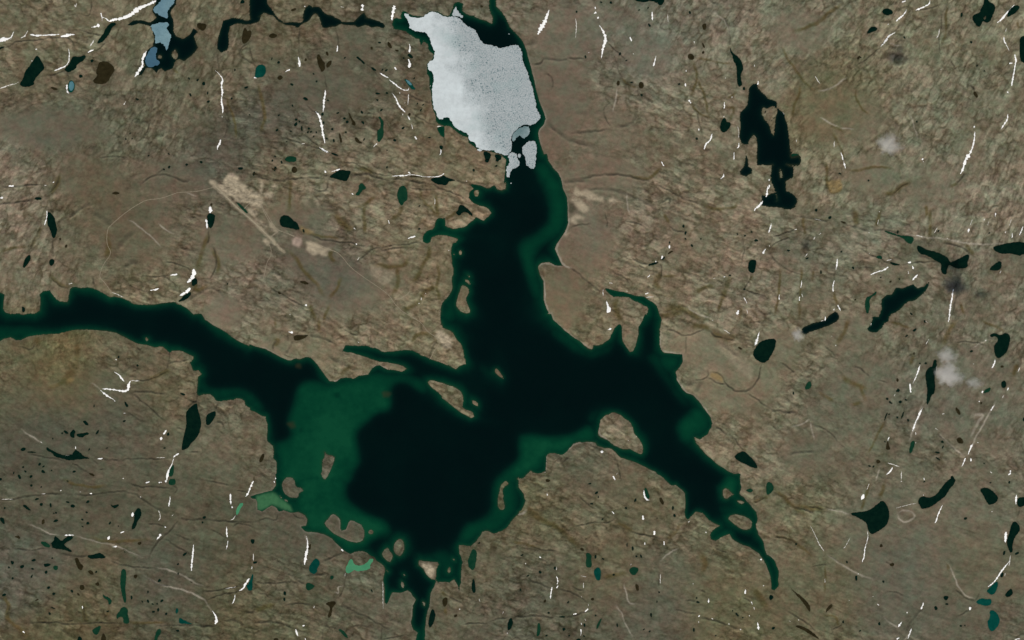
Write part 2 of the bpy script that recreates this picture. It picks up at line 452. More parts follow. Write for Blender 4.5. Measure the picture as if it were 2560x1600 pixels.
A rock : 1090 1000 1160 990 1310 1070 1270 1150 1200 1180 1080 1080
D 1238 68 9 180 85 18 450 668 12 1545 435 8 155 5 10 240 20 12 2270 55 10 1545 650 10
W 1 : 2200 300 2480 250 2480 700 1950 720 2000 640 2200 560 2260 480
W 1 : 1900 800 2050 760 2300 900 2480 900 2480 1560 2250 1560 2070 1300 2060 1100 1940 1000
H 0.5 : 2070 900 2140 880 2180 960 2100 1000
W 0.8 : 1880 940 1930 930 1920 1100 1880 1100
H 0.6 : 1760 1330 1860 1200 1900 1000 1860 880 1860 790 1940 760 1980 850 1960 1000 1920 1160 1880 1330 1900 1480 1850 1560 1750 1560
# tile 1280 400
P lake d : -60 -60 330 -60 345 5 380 60 440 130 465 180 480 270 515 340 525 420 530 600 500 680 460 740 420 800 405 840 430 900 480 1000 420 1000 350 965 270 970 245 1010 260 1080 300 1150 300 1330 330 1410 390 1512 410 1560 -60 1560
P lake d : 870 1215 890 1205 960 1230 1080 1255 1170 1285 1240 1290 1310 1330 1370 1380 1395 1460 1390 1560 1250 1560 1260 1480 1290 1430 1280 1390 1180 1340 1100 1300 990 1290 960 1300 940 1280
P rightlake d : 2210 -60 2230 0 2235 60 2270 80 2270 120 2220 155 2160 140 2155 105 2185 70 2205 20
P rightlake d : 2360 415 2419 335 2500 300 2500 450 2400 440
P pond d : 2240 950 2270 940 2310 945 2305 1010 2285 1075 2250 1065 2225 1030
P pond d : 1690 790 1715 805 1705 830 1690 810
P pond d : 1280 990 1330 970 1390 962 1375 980 1300 1002
P pond d : 1410 935 1450 905 1440 935 1420 950
P pond b : 1465 890 1500 855 1530 860 1490 885
S 1410 15 8 1435 55 12
S 2000 130 10 2005 150 14 1970 180 6
S 2415 250 14 2410 340 16 2370 390 18 2330 440 18 2295 460 24 2290 480 12
S 1485 805 12 1490 835 14
S 1420 905 24 1415 935 20
S 1360 955 20 1355 965 14
S 1305 1085 10 1280 1112 10
S 895 1330 10 905 1380 22 920 1410 30 900 1445 18
S 860 1225 7 860 1280 10
S 1260 1265 14 1290 1255 10
S 1080 1240 8 1095 1242 8
S 2395 840 20 2370 885 16
S 2190 1300 12 2205 1320 10 2220 1355 8
S 2140 1420 24 2125 1460 20
S 2220 1410 6 2225 1450 8
S 2000 1105 14 2015 1100 8
S 1900 1120 5 1920 1118 5
S 920 1160 8 950 1165 6
S 1265 1300 6 1340 1290 6
G 14 : 680 285 780 270 900 265 1020 285 1120 330 1250 390 1350 450 1440 500
G 20 : 820 270 1000 280 1110 330
O 14 : 1440 510 1480 590
G 12 : 600 180 700 160 860 130 1000 130 1120 150 1230 180 1300 180
O 12 : 1120 150 1230 175 1310 170 1370 110 1410 60
G 9 : 1370 230 1480 280 1580 340 1680 380 1800 410
O 14 : 1800 410 1900 470 2050 460 2120 440 2130 390
G 24 : 500 200 600 190 700 180
T 10 : 410 860 450 930 490 1000 560 1020
T 12 : 440 770 415 830 430 880
T 10 : 530 540 535 600 500 700
G 9 : 540 1010 620 1060 720 1150 840 1240
T 7 : 250 1010 280 980 340 975 430 1005
T 9 : 270 1080 310 1160 305 1330 340 1420 400 1512
G 6 : 780 1210 860 1250
G 6 : 1130 920 1190 960 1290 990
G 6 : 960 1060 1080 1110 1110 1180
G 6 : 1190 980 1260 1030
G 7 : 1400 980 1420 1050 1400 1110
O 26 : 1400 1080 1350 1160 1390 1210
O 10 : 1420 1100 1560 1090
G 7 : 1490 620 1540 665 1640 670 1680 710
G 7 : 2260 1080 2250 1130 2190 1220
O 12 : 2270 1080 2250 1140
O 24 : 2060 1100 2020 1220 1980 1330
O 10 : 1990 1300 1950 1420
O 10 : 2170 1390 2150 1512
O 24 : 990 1310 970 1400 1020 1512
O 36 : 1440 1400 1600 1400 1700 1450 1800 1512
T 8 : 1650 1370 1720 1440 1880 1500
O 24 : 1400 1480 1600 1440
O 20 : 1740 1240 1860 1190 1900 1200
G 6 : 2190 1220 2300 1250 2419 1300
G 6 : 2160 680 2200 820 2170 950 2160 1060
G 8 : 560 630 660 600 740 595
G 6 : 880 500 900 580 900 640
G 5 : 1060 580 1120 570 1250 630
G 9 : 2290 480 2419 520
G 12 : 1430 380 1500 340 1490 420
T 6 : 1080 320 1090 440 1110 500
A sand : 580 310 600 250 650 300 700 280 740 300 800 340 860 350 860 390 800 380 730 380 660 350 600 340
A sand : 550 370 600 350 650 380 710 430 730 480 690 495 640 480 590 420
A sand : 920 370 960 340 1000 390 960 410 920 400
A sand : 540 560 600 510 690 540 680 560 600 560 620 600 560 590
A dark : 530 410 580 400 600 460 580 500 530 500
A pinkrock : 495 690 530 690 520 725 495 720
A mud : 330 800 400 770 420 800 400 840 330 820
D 1620 625 12 1640 690 12 1640 745 9 1785 745 8 2310 760 16 2200 715 9 2265 680 8 2195 1222 10 2130 700 8 2060 1090 9 1490 780 8
H 0.85 : 260 0 340 20 460 200 520 400 520 600 440 720 300 800 200 900 230 1010 270 1150 280 1350 200 1300 150 1100 60 900 80 760 220 700 330 600 340 400 300 200 220 60
H 0.5 : 60 470 160 470 170 510 110 520
W 1 : -60 50 200 80 200 300 310 420 320 560 200 650 -60 680
W 1 : -60 900 0 950 30 1150 60 1400 150 1560 -60 1560
# tile 1920 400
P rightlake d : 40 -60 30 100 30 200 60 270 90 370 90 400 0 340 -60 330 -60 430 0 440 70 440 130 460 210 470 250 450 280 370 230 320 170 290 165 200 240 160 240 70 130 20 120 -60
I rightlake : 105 85 128 90 140 160 118 178 108 140
P pond g : 200 -60 310 -60 280 40 230 45 200 10
P pond g : 1090 660 1150 680 1230 710 1300 715 1380 725 1370 770 1350 800 1300 770 1280 740 1210 715 1120 690
P pond d : 1405 815 1440 810 1500 850 1600 870 1700 920 1720 970 1740 960 1830 920 1890 885 1905 920 1880 970 1890 1010 1830 1030 1760 1020 1710 985 1690 1030 1690 1080 1650 1080 1630 1030 1640 980 1580 950 1500 900 1440 890 1410 850
P pond d : 2120 820 2200 800 2300 780 2380 770 2480 800 2480 900 2400 890 2380 910 2300 880 2210 890 2140 860
P pond d : 2095 1020 2130 990 2200 945 2210 1000 2190 1045 2100 1045
P pond d : 1150 960 1200 975 1255 990 1210 1000 1160 985
P pond g : 1015 915 1070 895 1082 940 1040 932
P longpond d : 1210 1205 1270 1215 1340 1185 1380 1175 1410 1215 1490 1190 1520 1150 1510 1200 1480 1250 1400 1320 1300 1350 1240 1420 1160 1460 1140 1512 1130 1530 1050 1570 990 1535 1040 1490 1080 1400 1065 1360 1080 1310 1120 1275 1170 1270
P pond g : 1030 1235 1020 1270 970 1300 955 1340 965 1380 950 1440 935 1455 915 1400 915 1340 930 1295 975 1280
P pond b : 685 575 740 590 735 605 690 590
P pond d : 680 865 705 850 695 880
P pond b : 810 1320 835 1305 825 1335
P pond b : 1145 1145 1168 1138 1165 1158 1145 1158
S 715 5 8 722 40 14 730 80 8
S 1865 0 26 1850 60 24 1830 110 22 1815 130 14
S 1465 10 16 1470 20 10
S 12 180 16 8 200 10
S 15 235 12 5 275 12
S 32 600 10 20 650 14 5 685 12
S 250 660 8 272 652 8
S 10 805 8 18 820 6
S 375 885 7 345 915 8
S 318 1140 10 315 1180 12 310 1210 6
S 318 1265 8 330 1295 8
S 300 1290 8 295 1330 12
S 105 1270 10 105 1320 12
S 655 935 14 650 1000 14 640 1040 8
S 628 1140 12 612 1180 12 615 1245 12
S 660 1370 12 685 1425 12
S 620 1420 10 628 1405 8
S 540 1480 8 540 1520 14
S 1135 1010 16 1090 1045 14 1030 1055 10 970 1085 12
S 1165 942 12 1120 950 5
S 1350 965 18 1320 970 10
S 1365 1000 12 1372 1030 14
S 1415 1085 10 1385 1110 24 1365 1135 14
S 1325 1050 8 1330 1075 10
S 1900 650 16 1890 685 12
S 1055 485 16 1050 492 10
S 1045 560 6 1035 610 8
S 2150 500 12 2145 535 10
S 2045 555 10 2040 575 8
S 2240 690 10 2248 670 8
S 2310 690 10 2305 735 10
S 2410 630 12 2375 710 10
S 1750 1220 12 1740 1300 16 1720 1400 14 1710 1512 18
S 2200 1045 7 2190 1070 8
S 1400 710 7 1465 728 10
S 1690 740 6 1700 742 6
S 500 690 7 480 705 6
S 430 750 6 445 725 5
S 440 555 5 500 572 5
S 1930 560 5 1910 620 6
S 1570 690 6 1600 640 6
S 950 690 8 958 685 6
S 955 880 6 960 885 6
S 2085 580 4 2075 620 4
S 2280 620 4 2300 560 5
G 9 : 270 530 400 545 510 570 600 570
G 14 : 730 605 820 630 900 650 970 665
G 12 : 1000 650 1100 660 1240 690
T 9 : 1250 690 1400 715 1470 730 1680 745 1860 790 2080 800 2260 790
G 12 : 1650 780 1740 790 1860 830 1910 890
O 20 : 1870 800 1940 900
O 14 : 330 540 350 700
O 12 : 540 0 560 100 550 220 600 320 680 290 690 200
A ochre : 560 200 680 170 700 230 680 300 580 310
O 22 : 1340 200 1250 260 1180 310 1100 330
G 7 : 1330 205 1250 260 1180 320
G 10 : 1860 110 1840 160 1780 220
O 12 : 1790 220 1720 250
O 10 : 740 90 840 100 1000 60 1180 80
O 26 : 820 480 830 600
O 14 : 1060 480 1030 620
O 16 : 1530 470 1530 740
O 12 : 1490 430 1500 540
G 6 : 860 820 960 890 1040 920 1130 970 1170 990
G 6 : 1250 990 1400 965 1560 955 1650 970
G 6 : 20 880 70 950 130 1000 200 1040
G 6 : 60 720 160 680 250 660
G 6 : 20 820 80 770 200 730
O 10 : 110 1010 115 1150 105 1270 60 1480
O 10 : 320 990 315 1140 300 1300 300 1512
O 9 : 430 1040 420 1140
G 6 : 630 1060 625 1140
O 10 : 620 1250 640 1330 660 1380
G 8 : 1790 1150 1765 1200
G 12 : 1780 1270 1755 1380 1740 1460
G 9 : 690 860 710 830
O 14 : 1820 1350 1850 1450
G 7 : 130 1010 250 1060 330 1090
D 195 855 12 370 930 12 500 1060 12 805 1020 12 455 475 12 680 130 10 1225 680 12 1355 1455 12 1240 1125 8 585 545 16 1065 1110 8 1610 670 10 950 195 9 2090 690 8
# tile 0 800
P lake d : -60 -60 1900 -60 1930 -10 2000 40 2080 85 2140 120 2200 170 2300 225 2419 275 2480 300 2480 880 2419 855 2320 810 2310 765 2250 735 2200 755 2040 770 2025 740 1990 700 1920 705 1880 720 1850 690 1870 620 1870 540 1910 510 1880 475 1830 480 1795 400 1815 390 1840 350 1770 315 1690 285 1630 290 1600 315 1540 250 1480 260 1400 240 1300 225 1230 190 1160 150 1080 115 1000 105 850 92 740 90 640 105 560 130 400 140 340 145 260 160 200 190 150 190 90 160 0 195 -60 205
I lake : 1370 175 1385 163 1405 180 1395 200 1378 195
P pond d : 1840 790 1865 790 1870 850 1890 900 1905 980 1890 1050 1865 1110 1800 1170 1780 1210 1715 1240 1720 1180 1740 1080 1765 990 1755 880 1780 840
P pond d : 1945 900 1990 875 2040 855 2040 900 2015 950 1970 1000 1945 985
P pond d : 440 1195 470 1220 530 1250 600 1280 680 1270 700 1240 715 1220 760 1255 800 1290 860 1310 760 1315 660 1330 600 1310 520 1295 490 1250 440 1235
P pond d : 780 955 810 950 840 980 835 1002 800 985
P pond d : 655 1085 680 1040 705 1035 720 1070 705 1120 680 1110
P pond d : 720 1080 760 1070 840 1060 840 1085 800 1090 790 1112 735 1105
P pond d : 1175 765 1200 785 1218 815 1195 825 1180 795
P pond d : 250 1240 330 1245 350 1255 270 1255
P pond d : 1695 690 1730 690 1760 710 1730 715
P pond g : 1630 1370 1645 1370 1640 1475 1600 1480 1590 1450
P pond g : 1600 1500 1660 1500 1660 1560 1590 1560
P pond b : 830 1445 880 1450 900 1475 870 1475
S 1235 575 14 1215 610 28 1215 655 26 1180 675 18 1120 665 14 1060 655 12 1000 650 18 965 652 8
S 1240 570 10 1290 575 10 1320 575 4
S 1080 490 6 1130 520 12 1155 560 16 1175 580 10
S 950 665 8 1010 715 18 1060 740 12 1090 770 10
S 1100 370 20 1095 378 12
S 1525 1105 32 1520 1135 14
S 1545 1080 14 1565 1050 20 1575 1040 10
S 1690 1260 14 1650 1285 18 1640 1300 10
S 1640 1310 10 1625 1370 10 1600 1410 10 1585 1460 20 1575 1512 24
S 715 1195 12 715 1215 18
S 700 1260 6 660 1280 6 620 1278 5
S 925 1312 14 970 1308 14
S 1170 880 10 1190 878 10
S 1160 1495 18 1170 1498 12
S 1480 1300 5 1560 1300 6
S 385 1150 6 400 1160 6
G 10 : 1240 680 1330 672 1420 675 1500 685 1570 695
G 8 : 960 1308 1050 1312 1120 1325
G 6 : 1130 1320 1250 1308 1350 1300 1500 1315 1610 1300
G 8 : 1240 690 1330 750 1420 830 1500 900 1550 940
G 5 : 1200 860 1270 910 1330 950
G 7 : 1780 740 1830 780 1860 770 1870 700
G 5 : 1280 570 1420 560 1510 520 1590 480
O 18 : 1420 560 1510 520 1600 470
G 8 : 1600 300 1600 380 1580 460
G 6 : 270 1250 400 1290 500 1300 620 1330
G 6 : 680 1340 760 1390 850 1450
G 6 : 870 1310 930 1355
G 5 : 1480 300 1530 320
G 6 : 1590 420 1620 390 1700 390 1790 370
G 6 : 1290 240 1300 270 1340 280 1350 250
G 10 : 2050 780 2040 850
G 9 : 2040 960 2100 960 2120 1020
G 7 : 1800 1245 1880 1245
G 5 : 1680 1010 1750 1040
G 6 : 180 240 300 290 330 230
G 6 : 940 1410 1000 1410
O 24 : 730 220 730 320 720 440
O 36 : 650 590 600 560 700 480
O 16 : 470 640 560 610 650 570
O 30 : 340 170 370 220
T 6 : 200 1040 300 1100 400 1165
T 6 : 860 590 960 660
A ochre : 640 550 700 550 680 590 640 600
D 625 1060 18 590 1070 9 922 1060 16 1175 955 11 220 1222 20 890 812 9 845 1222 9 1010 1210 8 375 1362 14 410 1385 10 220 1390 10 240 1430 10 410 1432 16 295 1478 14 185 1480 18 700 1432 13 130 1445 10 1300 430 12 490 1420 7 1590 1080 14 1555 1210 10 5 1505 14 1120 350 10 500 1120 8
W 0.9 : 100 40 800 30 1900 20 2000 150 2419 400 2480 700 2100 640 1930 640 1960 400 1700 250 1300 180 900 50 300 70
H 0.65 : -60 60 300 70 900 62 1100 115 900 95 640 105 340 145 200 190 0 195 -60 205
H 0.6 : 2050 60 2300 200 2480 290 2480 350 2300 290 2100 160
H 0.75 : 1830 390 1920 400 1960 620 2100 640 2300 620 2480 720 2480 870 2320 805 2250 735 2040 765 1990 695 1860 690 1880 540 1920 510 1880 470 1840 470
# tile 640 800
P lake d : -60 230 0 252 80 270 160 310 250 360 320 385 380 360 410 375 470 350 520 355 580 420 640 510 690 575 760 585 800 550 850 545 920 555 970 525 1060 515 1100 455 1150 425 1190 440 1240 470 1320 475 1380 488 1430 460 1380 430 1250 400 1150 390 1080 365 1000 340 900 310 815 295 845 240 960 245 1060 245 1120 265 1200 300 1300 300 1390 285 1470 285 1540 320 1640 370 1760 405 1840 440 1890 465 1930 430 1990 415 1970 350 1945 240 1880 160 1860 120 1800 85 1760 70 1745 0 1745 -60 2480 -60 2480 1560 185 1560 185 1512 195 1430 195 1350 160 1300 170 1260 160 1190 100 1140 110 1060 105 980 90 915 40 900 0 870 -60 850
I lake : 1620 580 1650 570 1730 585 1830 620 1920 655 1955 700 1960 790 1945 825 2000 850 2050 870 2060 910 2040 930 1980 900 1900 850 1830 790 1760 740 1750 700 1680 650 1635 615
I lake : 2035 755 2070 760 2105 800 2095 820 2050 790
I lake : 2250 470 2280 455 2310 500 2345 560 2310 540 2260 500
I lake : 640 1245 655 1245 670 1280 745 1285 745 1320 710 1400 665 1505 640 1512 612 1470 625 1400 625 1330 650 1290
P pond b : 350 165 380 140 450 145 500 140 470 165 420 190 370 200
P pond b : 40 1290 75 1255 80 1290 60 1340 30 1345
S 310 112 14 350 120 16
S 183 1490 12 185 1505 10
S 960 205 6 975 215 5
G 14 : 500 140 580 145 640 165 700 190 740 215
G 18 : 350 190 330 240 300 290 270 310
G 12 : 830 245 900 260 960 290 1000 330
G 10 : 190 195 160 230 160 290
O 20 : 180 180 230 190 170 240
G 5 : 250 320 270 330 350 360
G 26 : 690 320 740 370 860 420 930 460
O 14 : 600 0 590 100
O 12 : 180 0 190 60
O 22 : 810 520 830 480 900 440
G 7 : 300 110 300 190
O 18 : 1480 200 1500 150 1560 120 1640 140
G 10 : 1640 360 1660 280 1700 200
R 5 track : 1645 370 1690 280 1740 210
R 4 track : 1480 -20 1560 20 1620 110 1700 160 1730 200
A tan2 : 1690 115 1740 95 1800 130 1850 180 1845 270 1790 265 1740 220 1715 180
T 7 : 1100 455 1150 425 1200 445 1250 470
T 7 : 690 575 760 583 800 550
T 7 : 930 548 1060 515
G 5 : 830 90 900 130 980 140
G 5 : 1080 130 1090 240
W 1 : -60 290 60 310 200 380 330 450 420 470 480 400 540 420 590 520 540 570 400 600 370 640 330 750 290 860 260 960 300 1040 350 1070 300 1130 220 1130 180 1060 130 900 90 790 0 690 -60 650
W 1 : 1290 640 1380 590 1450 620 1520 700 1640 770 1800 880 2000 960 2200 1000 2480 960 2480 1300 2419 1350 2300 1450 2250 1560 960 1560 930 1450 980 1390 1000 1300 980 1180 970 1080 1010 1000 1100 940 1150 890 1270 870 1320 720
W 0.8 : 1020 290 1150 320 1300 340 1450 330 1600 390 1800 460 1950 540 2150 620 2300 700 2480 760 2480 960 2200 950 2060 740 1940 620 1700 520 1400 400 1200 370 1060 340
W 0.8 : 1920 180 2100 220 2250 330 2419 430 2480 460 2480 700 2350 620 2200 450 2050 380
H 1 : 400 560 600 600 700 620 850 580 1000 560 1100 500 1250 510 1400 510 1600 570 1640 640 1600 720 1450 600 1350 580 1280 640 1300 720 1260 860 1150 870 1090 930 990 1000 960 1090 970 1200 980 1320 960 1400 900 1480 900 1560 200 1560 210 1350 150 1150 250 1150 350 1080 280 960 310 860 350 700
H 0.6 : 1340 1230 1420 1230 1460 1290 1380 1320
H 0.8 : 2419 1330 2480 1300 2480 1560 2270 1560 2320 1430
A shoal : 1190 680 1240 670 1280 700 1250 730 1200 720
A shoal : 290 970 350 960 380 1010 330 1030
A weed : 730 690 790 680 795 730 750 740
A weed : 410 1010 440 1010 430 1060 405 1055
A shoal : 380 415 420 410 425 450 385 450
H 0.8 : -60 660 0 700 80 790 120 900 170 1060 120 1130 100 980 80 900 0 850 -60 840
H 0.5 : 2050 380 2250 430 2400 600 2300 640 2150 500
# tile 1280 800
P lake d : 370 -60 390 0 480 80 550 140 640 200 700 255 755 280 770 240 830 240 870 215 920 185 940 130 980 60 1020 40 1040 60 1040 150 1050 210 1080 250 1110 300 1140 300 1170 250 1180 200 1195 140 1190 70 1240 0 1250 -60 1390 -60 1415 0 1400 60 1395 220 1405 280 1440 310 1560 320 1610 325 1615 390 1590 440 1545 490 1560 570 1600 640 1650 690 1710 710 1770 770 1820 840 1870 910 1895 970 1890 1010 1850 1080 1800 1110 1780 1135 1720 1105 1740 1160 1790 1220 1850 1290 1950 1370 2040 1430 2090 1450 2150 1512 2160 1560 1500 1560 1430 1490 1340 1430 1240 1380 1130 1330 1020 1300 985 1260 940 1215 870 1210 810 1190 790 1155 720 1155 630 1150 570 1180 520 1250 480 1275 420 1265 350 1250 320 1290 320 1430 270 1445 200 1450 180 1420 150 1450 110 1490 20 1512 20 1560 -60 1560 -60 -60
I lake : 960 870 1010 890 1080 940 1140 990 1150 1070 1180 1100 1225 1160 1240 1220 1230 1275 1170 1250 1140 1225 1040 1220 950 1180 920 1140 850 1115 805 1080 825 1020 830 960 870 905 920 890
P pond d : 2270 310 2310 250 2340 205 2419 180 2480 175 2500 200 2480 280 2440 350 2419 385 2370 410 2300 375
P pond d : 2095 1290 2130 1260 2190 1235 2230 1270 2290 1330 2330 1405 2280 1400 2200 1360 2130 1330
P pond b : 2135 250 2175 265 2170 285 2140 270
S 905 92 12 940 82 18
S 2335 110 7 2325 160 14 2310 210 28 2295 240 12
S 845 1235 18 855 1255 16
S 955 1475 14 975 1512 14
S 985 1460 5 1000 1445 5
S 2000 90 8 2060 130 5
S 1890 0 8 1900 5 6
S 1175 1098 10 1178 1105 8
S 1095 1140 8 1105 1138 6
S 315 1435 8 310 1445 6
G 8 : 1430 75 1540 100 1620 145 1700 140 1740 110 1830 80
G 6 : 1640 150 1650 280 1640 320
G 9 : 1850 90 1900 140 1980 160 2060 180 2120 200
O 34 : 1900 120 2000 165 2100 170
O 22 : 1700 60 1800 50 1860 90
G 7 : 1840 460 1860 490 1850 545 1780 560 1690 575
G 8 : 1860 490 1930 490 2000 540 2005 590 2070 640 2140 680 2230 660 2290 600
G 7 : 1850 545 1900 560 1930 595 2010 600
G 10 : 2360 400 2340 500 2330 570 2250 650
G 40 : 1590 580 1650 590 1720 570
G 30 : 1740 680 1780 600 1800 570
G 8 : 2230 690 2330 760 2419 820
G 8 : 1900 1000 1990 1040 2080 1100 2140 1170 2180 1230
G 6 : 750 1180 850 1230
G 7 : 960 1260 990 1340 1020 1430 1030 1512
G 9 : 480 1340 540 1290
G 6 : 1960 1230 2000 1230
A ochre : 1870 500 1930 500 1990 545 1990 590 1930 570 1870 540
A rock : 1930 250 2000 220 2200 330 2280 470 2270 570 2150 480
T 7 : 400 10 480 85 640 205 750 275
T 9 : 1395 120 1395 230 1420 295 1560 315
T 8 : 1545 490 1565 575 1650 690 1715 715 1775 775 1880 920
T 8 : 320 1420 320 1290 350 1252
T 8 : 520 1245 570 1180 640 1150 790 1158
T 8 : 830 960 815 1060 860 1110 940 1160
G 24 : 1990 220 2050 270 2160 340
G 6 : 930 880 940 940
W 1 : -60 300 200 300 500 360 700 400 900 360 1000 200 1040 260 1130 370 1250 400 1350 480 1450 640 1560 780 1640 900 1560 960 1500 1050 1560 1150 1650 1240 1750 1290 1900 1420 2000 1512 2000 1560 1560 1560 1400 1430 1250 1360 1290 1240 1260 1100 1180 1020 1100 900 960 820 800 800 700 900 640 1010 500 1080 300 1070 100 1060 -60 1080
W 0.9 : -60 -60 60 -60 180 60 400 200 560 330 200 340 -60 320
W 0.9 : 1240 60 1330 20 1360 150 1330 330 1240 330 1250 200
H 1 : 0 1110 120 1090 320 1100 560 1080 690 990 760 1000 800 1090 800 1150 620 1140 540 1200 480 1270 380 1250 310 1300 310 1430 180 1410 100 1490 -60 1500 -60 1400 60 1300
H 0.9 : 1380 380 1440 340 1600 340 1600 400 1530 490 1480 500
H 0.9 : 1550 960 1650 920 1750 800 1870 920 1885 1010 1840 1080 1720 1090 1720 1180 1650 1180 1560 1060
H 0.8 : 1640 1240 1690 1260 1680 1400 1640 1440 1610 1360
H 0.7 : 1450 1330 1510 1320 1530 1380 1480 1380
H 0.6 : 400 20 560 170 760 290 930 220 1000 120 960 330 760 400 560 300 380 140
H 0.55 : 1250 340 1400 330 1500 500 1640 720 1700 860 1560 780 1450 620 1350 460
H 0.5 : 700 900 860 830 1020 800 1100 900 960 850 850 880 800 1000 740 1000
# tile 1920 800
P crookpond d : 320 90 340 65 420 30 460 25 540 0 590 -50 640 -85 672 -50 668 -10 640 20 560 60 480 85 400 110 350 135 315 120
P longpond d : 985 -30 990 0 960 60 930 85 970 115 1020 120 1070 80 1115 0 1130 -30
P pond d : 2090 140 2140 120 2170 135 2200 145 2250 115 2285 150 2290 180 2265 290 2230 330 2180 365 2150 350 2130 260 2150 220 2180 190 2150 150 2110 165
P pond d : 1560 380 1590 370 1595 410 1590 480 1570 560 1580 610 1575 690 1545 710 1520 780 1495 810 1500 720 1505 650 1490 570 1485 490 1530 440 1555 440
P pond d : 2200 600 2220 570 2250 580 2252 630 2220 647 2203 625
P pond g : 2030 690 2060 650 2105 635 2095 680 2050 690
P pond b : 1770 820 1800 840 1825 890 1800 900 1770 850
P pond b : 1780 1120 1810 1105 1840 1130 1850 1165 1810 1170 1790 1150
P pond g : 1355 1145 1385 1140 1385 1180 1355 1260 1330 1255 1340 1190
P pond b : 1130 1130 1140 1180 1160 1225 1115 1230 1115 1190
P pond b : 1015 1325 1050 1320 1065 1345 1035 1362
P pond g : 360 600 400 570 415 620 390 655 345 660
P pond d : 1230 770 1250 758 1270 775 1245 792
P pond d : 1310 935 1335 938 1330 965 1315 955
P pond d : 1570 1240 1625 1248 1620 1262 1580 1258
P pond d : 1575 1292 1605 1300 1635 1330 1600 1318
P pond d : 1630 1145 1650 1135 1665 1160 1640 1165
P pond d : 1640 1210 1655 1180 1662 1190 1648 1222
P pond d : 1900 295 1925 282 1940 295 1920 310
P pond d : 1255 930 1270 880 1288 860 1280 900 1262 935
P pond d : 1095 960 1105 910 1125 870 1130 885 1108 940
P pond b : 1370 310 1385 300 1385 330 1372 325
P pond b : 1215 545 1235 560 1230 585 1212 580
P pond d : 2400 930 2440 910 2450 965 2410 960
P pond b : 2195 430 2225 428 2225 450 2200 452
P pond b : 2000 780 2020 770 2022 795 2005 795
S 1705 0 12 1703 20 10
S 1520 180 6 1490 230 6
S 1435 425 12 1415 490 14 1390 560 8 1365 600 4
S 1340 600 12 1345 650 18 1348 685 16
S 1465 820 7 1440 870 14 1420 910 16 1395 960 10 1380 1000 14 1365 1050 14
S 1395 1060 8 1395 1085 8
S 1145 1105 16 1130 1140 8
S 2145 375 12 2140 410 14 2115 455 14
S 2375 450 14 2360 490 5
S 2270 640 12 2260 665 12
S 2030 670 14 2022 690 12
S 1995 765 20 1998 775 12
S 2140 800 7 2105 855 14
S 2225 710 10 2215 735 6
S 1930 1170 14 1900 1240 16 1890 1270 8
S 1978 1155 20 1985 1162 12
S 1915 1305 12 1918 1335 12
S 1865 1305 16 1845 1350 12 1830 1385 6
S 2290 1420 22 2290 1450 20 2270 1465 14
S 2100 1430 8 2115 1445 8
S 1175 1390 10 1165 1420 14 1120 1460 12
S 1130 1350 6 1180 1365 10 1240 1385 7
S 1260 1430 10 1258 1512 6
S 1475 1490 10 1478 1512 10
S 1200 700 8 1190 720 8
S 640 235 10 642 245 8
S 600 150 8 605 158 6
S 1645 890 10 1665 885 8
S 1390 1158 8 1400 1160 6
S 1580 1020 7 1605 1040 5
S 2050 195 8 2065 190 6
S 1940 410 10 1945 420 8
S 1505 25 4 1490 10 4
S 975 30 10 970 60 8
S 1595 430 5 1590 480 6
S 500 10 7 530 5 6
G 8 : 120 400 200 450 260 500
G 12 : 0 820 50 850 130 860 240 865
G 8 : 430 995 510 1010 590 1060 650 1140 750 1220
G 6 : 540 250 620 310 640 360
G 6 : 1110 590 1030 560
G 7 : 820 430 900 470 960 540
O 24 : 700 540 800 600 930 650
O 16 : 850 600 900 700 920 760
O 20 : 760 0 730 100 650 220
O 22 : 1770 0 1720 90 1650 230
O 16 : 1370 330 1350 420
O 20 : 2350 420 2320 520
O 16 : 800 800 870 780
O 10 : 480 680 560 730 610 770
T 6 : 400 960 410 1040 430 1120
T 10 : 220 1010 330 990 390 940
G 14 : 200 1260 280 1240 430 1240
T 8 : 1620 1080 1720 1180 1840 1280
G 7 : 1600 1070 1700 1160 1790 1250
T 12 : 1460 800 1400 960 1340 1140
T 18 : 1950 900 2050 880 1960 1000 1920 1100
T 9 : 2160 760 2080 900 1960 1110 1900 1240
T 9 : 1050 1400 1020 1512
O 9 : 940 1260 1000 1170 1050 1050 1100 960
O 9 : 1150 20 1250 40 1340 80
O 9 : 2020 10 2150 60 2250 110
G 6 : 1770 205 1900 200 1980 210 2060 240
T 5 : 1940 260 2020 210 2080 190
D 1230 665 16 1220 670 10 1125 745 12 1150 775 10 1165 785 10 1305 755 10 1145 890 8 1220 920 10 960 1380 10 995 1385 9 1310 150 10 1480 15 11 1385 95 14 1490 408 10 240 690 10 1435 410 8 1420 900 7 1745 1500 24 2040 1355 7 1105 1150 7
# tile 0 1200
P pond d : 1300 262 1325 270 1340 310 1330 350 1305 380 1275 465 1240 465 1255 410 1270 370 1265 310
P pond d : 515 525 550 550 580 580 620 545 660 522 700 540 660 575 620 590 605 620 650 645 685 670 670 685 620 660 560 655 480 640 470 600 510 580
P pond g : 375 585 420 580 470 610 480 640 420 632
P pond d : 815 712 880 708 940 682 1005 725 990 742 920 740 855 748
P pond g : 1150 845 1180 838 1195 870 1190 960 1180 1030 1195 1110 1190 1165 1168 1150 1150 1070 1135 980 1140 900
P pond b : 705 740 735 730 760 790 790 810 780 850 745 850 720 790
P pond b : 830 860 860 850 885 875 885 898 850 890
P pond b : 895 985 930 955 942 1000 915 1000
P pond g : 965 1070 990 1095 1030 1110 1060 1140 1045 1180 1025 1175 1020 1130 980 1120
P pond g : 1140 1210 1180 1195 1210 1220 1205 1270 1225 1330 1210 1360 1165 1355 1165 1295 1130 1290 1105 1320 1100 1270 1125 1250
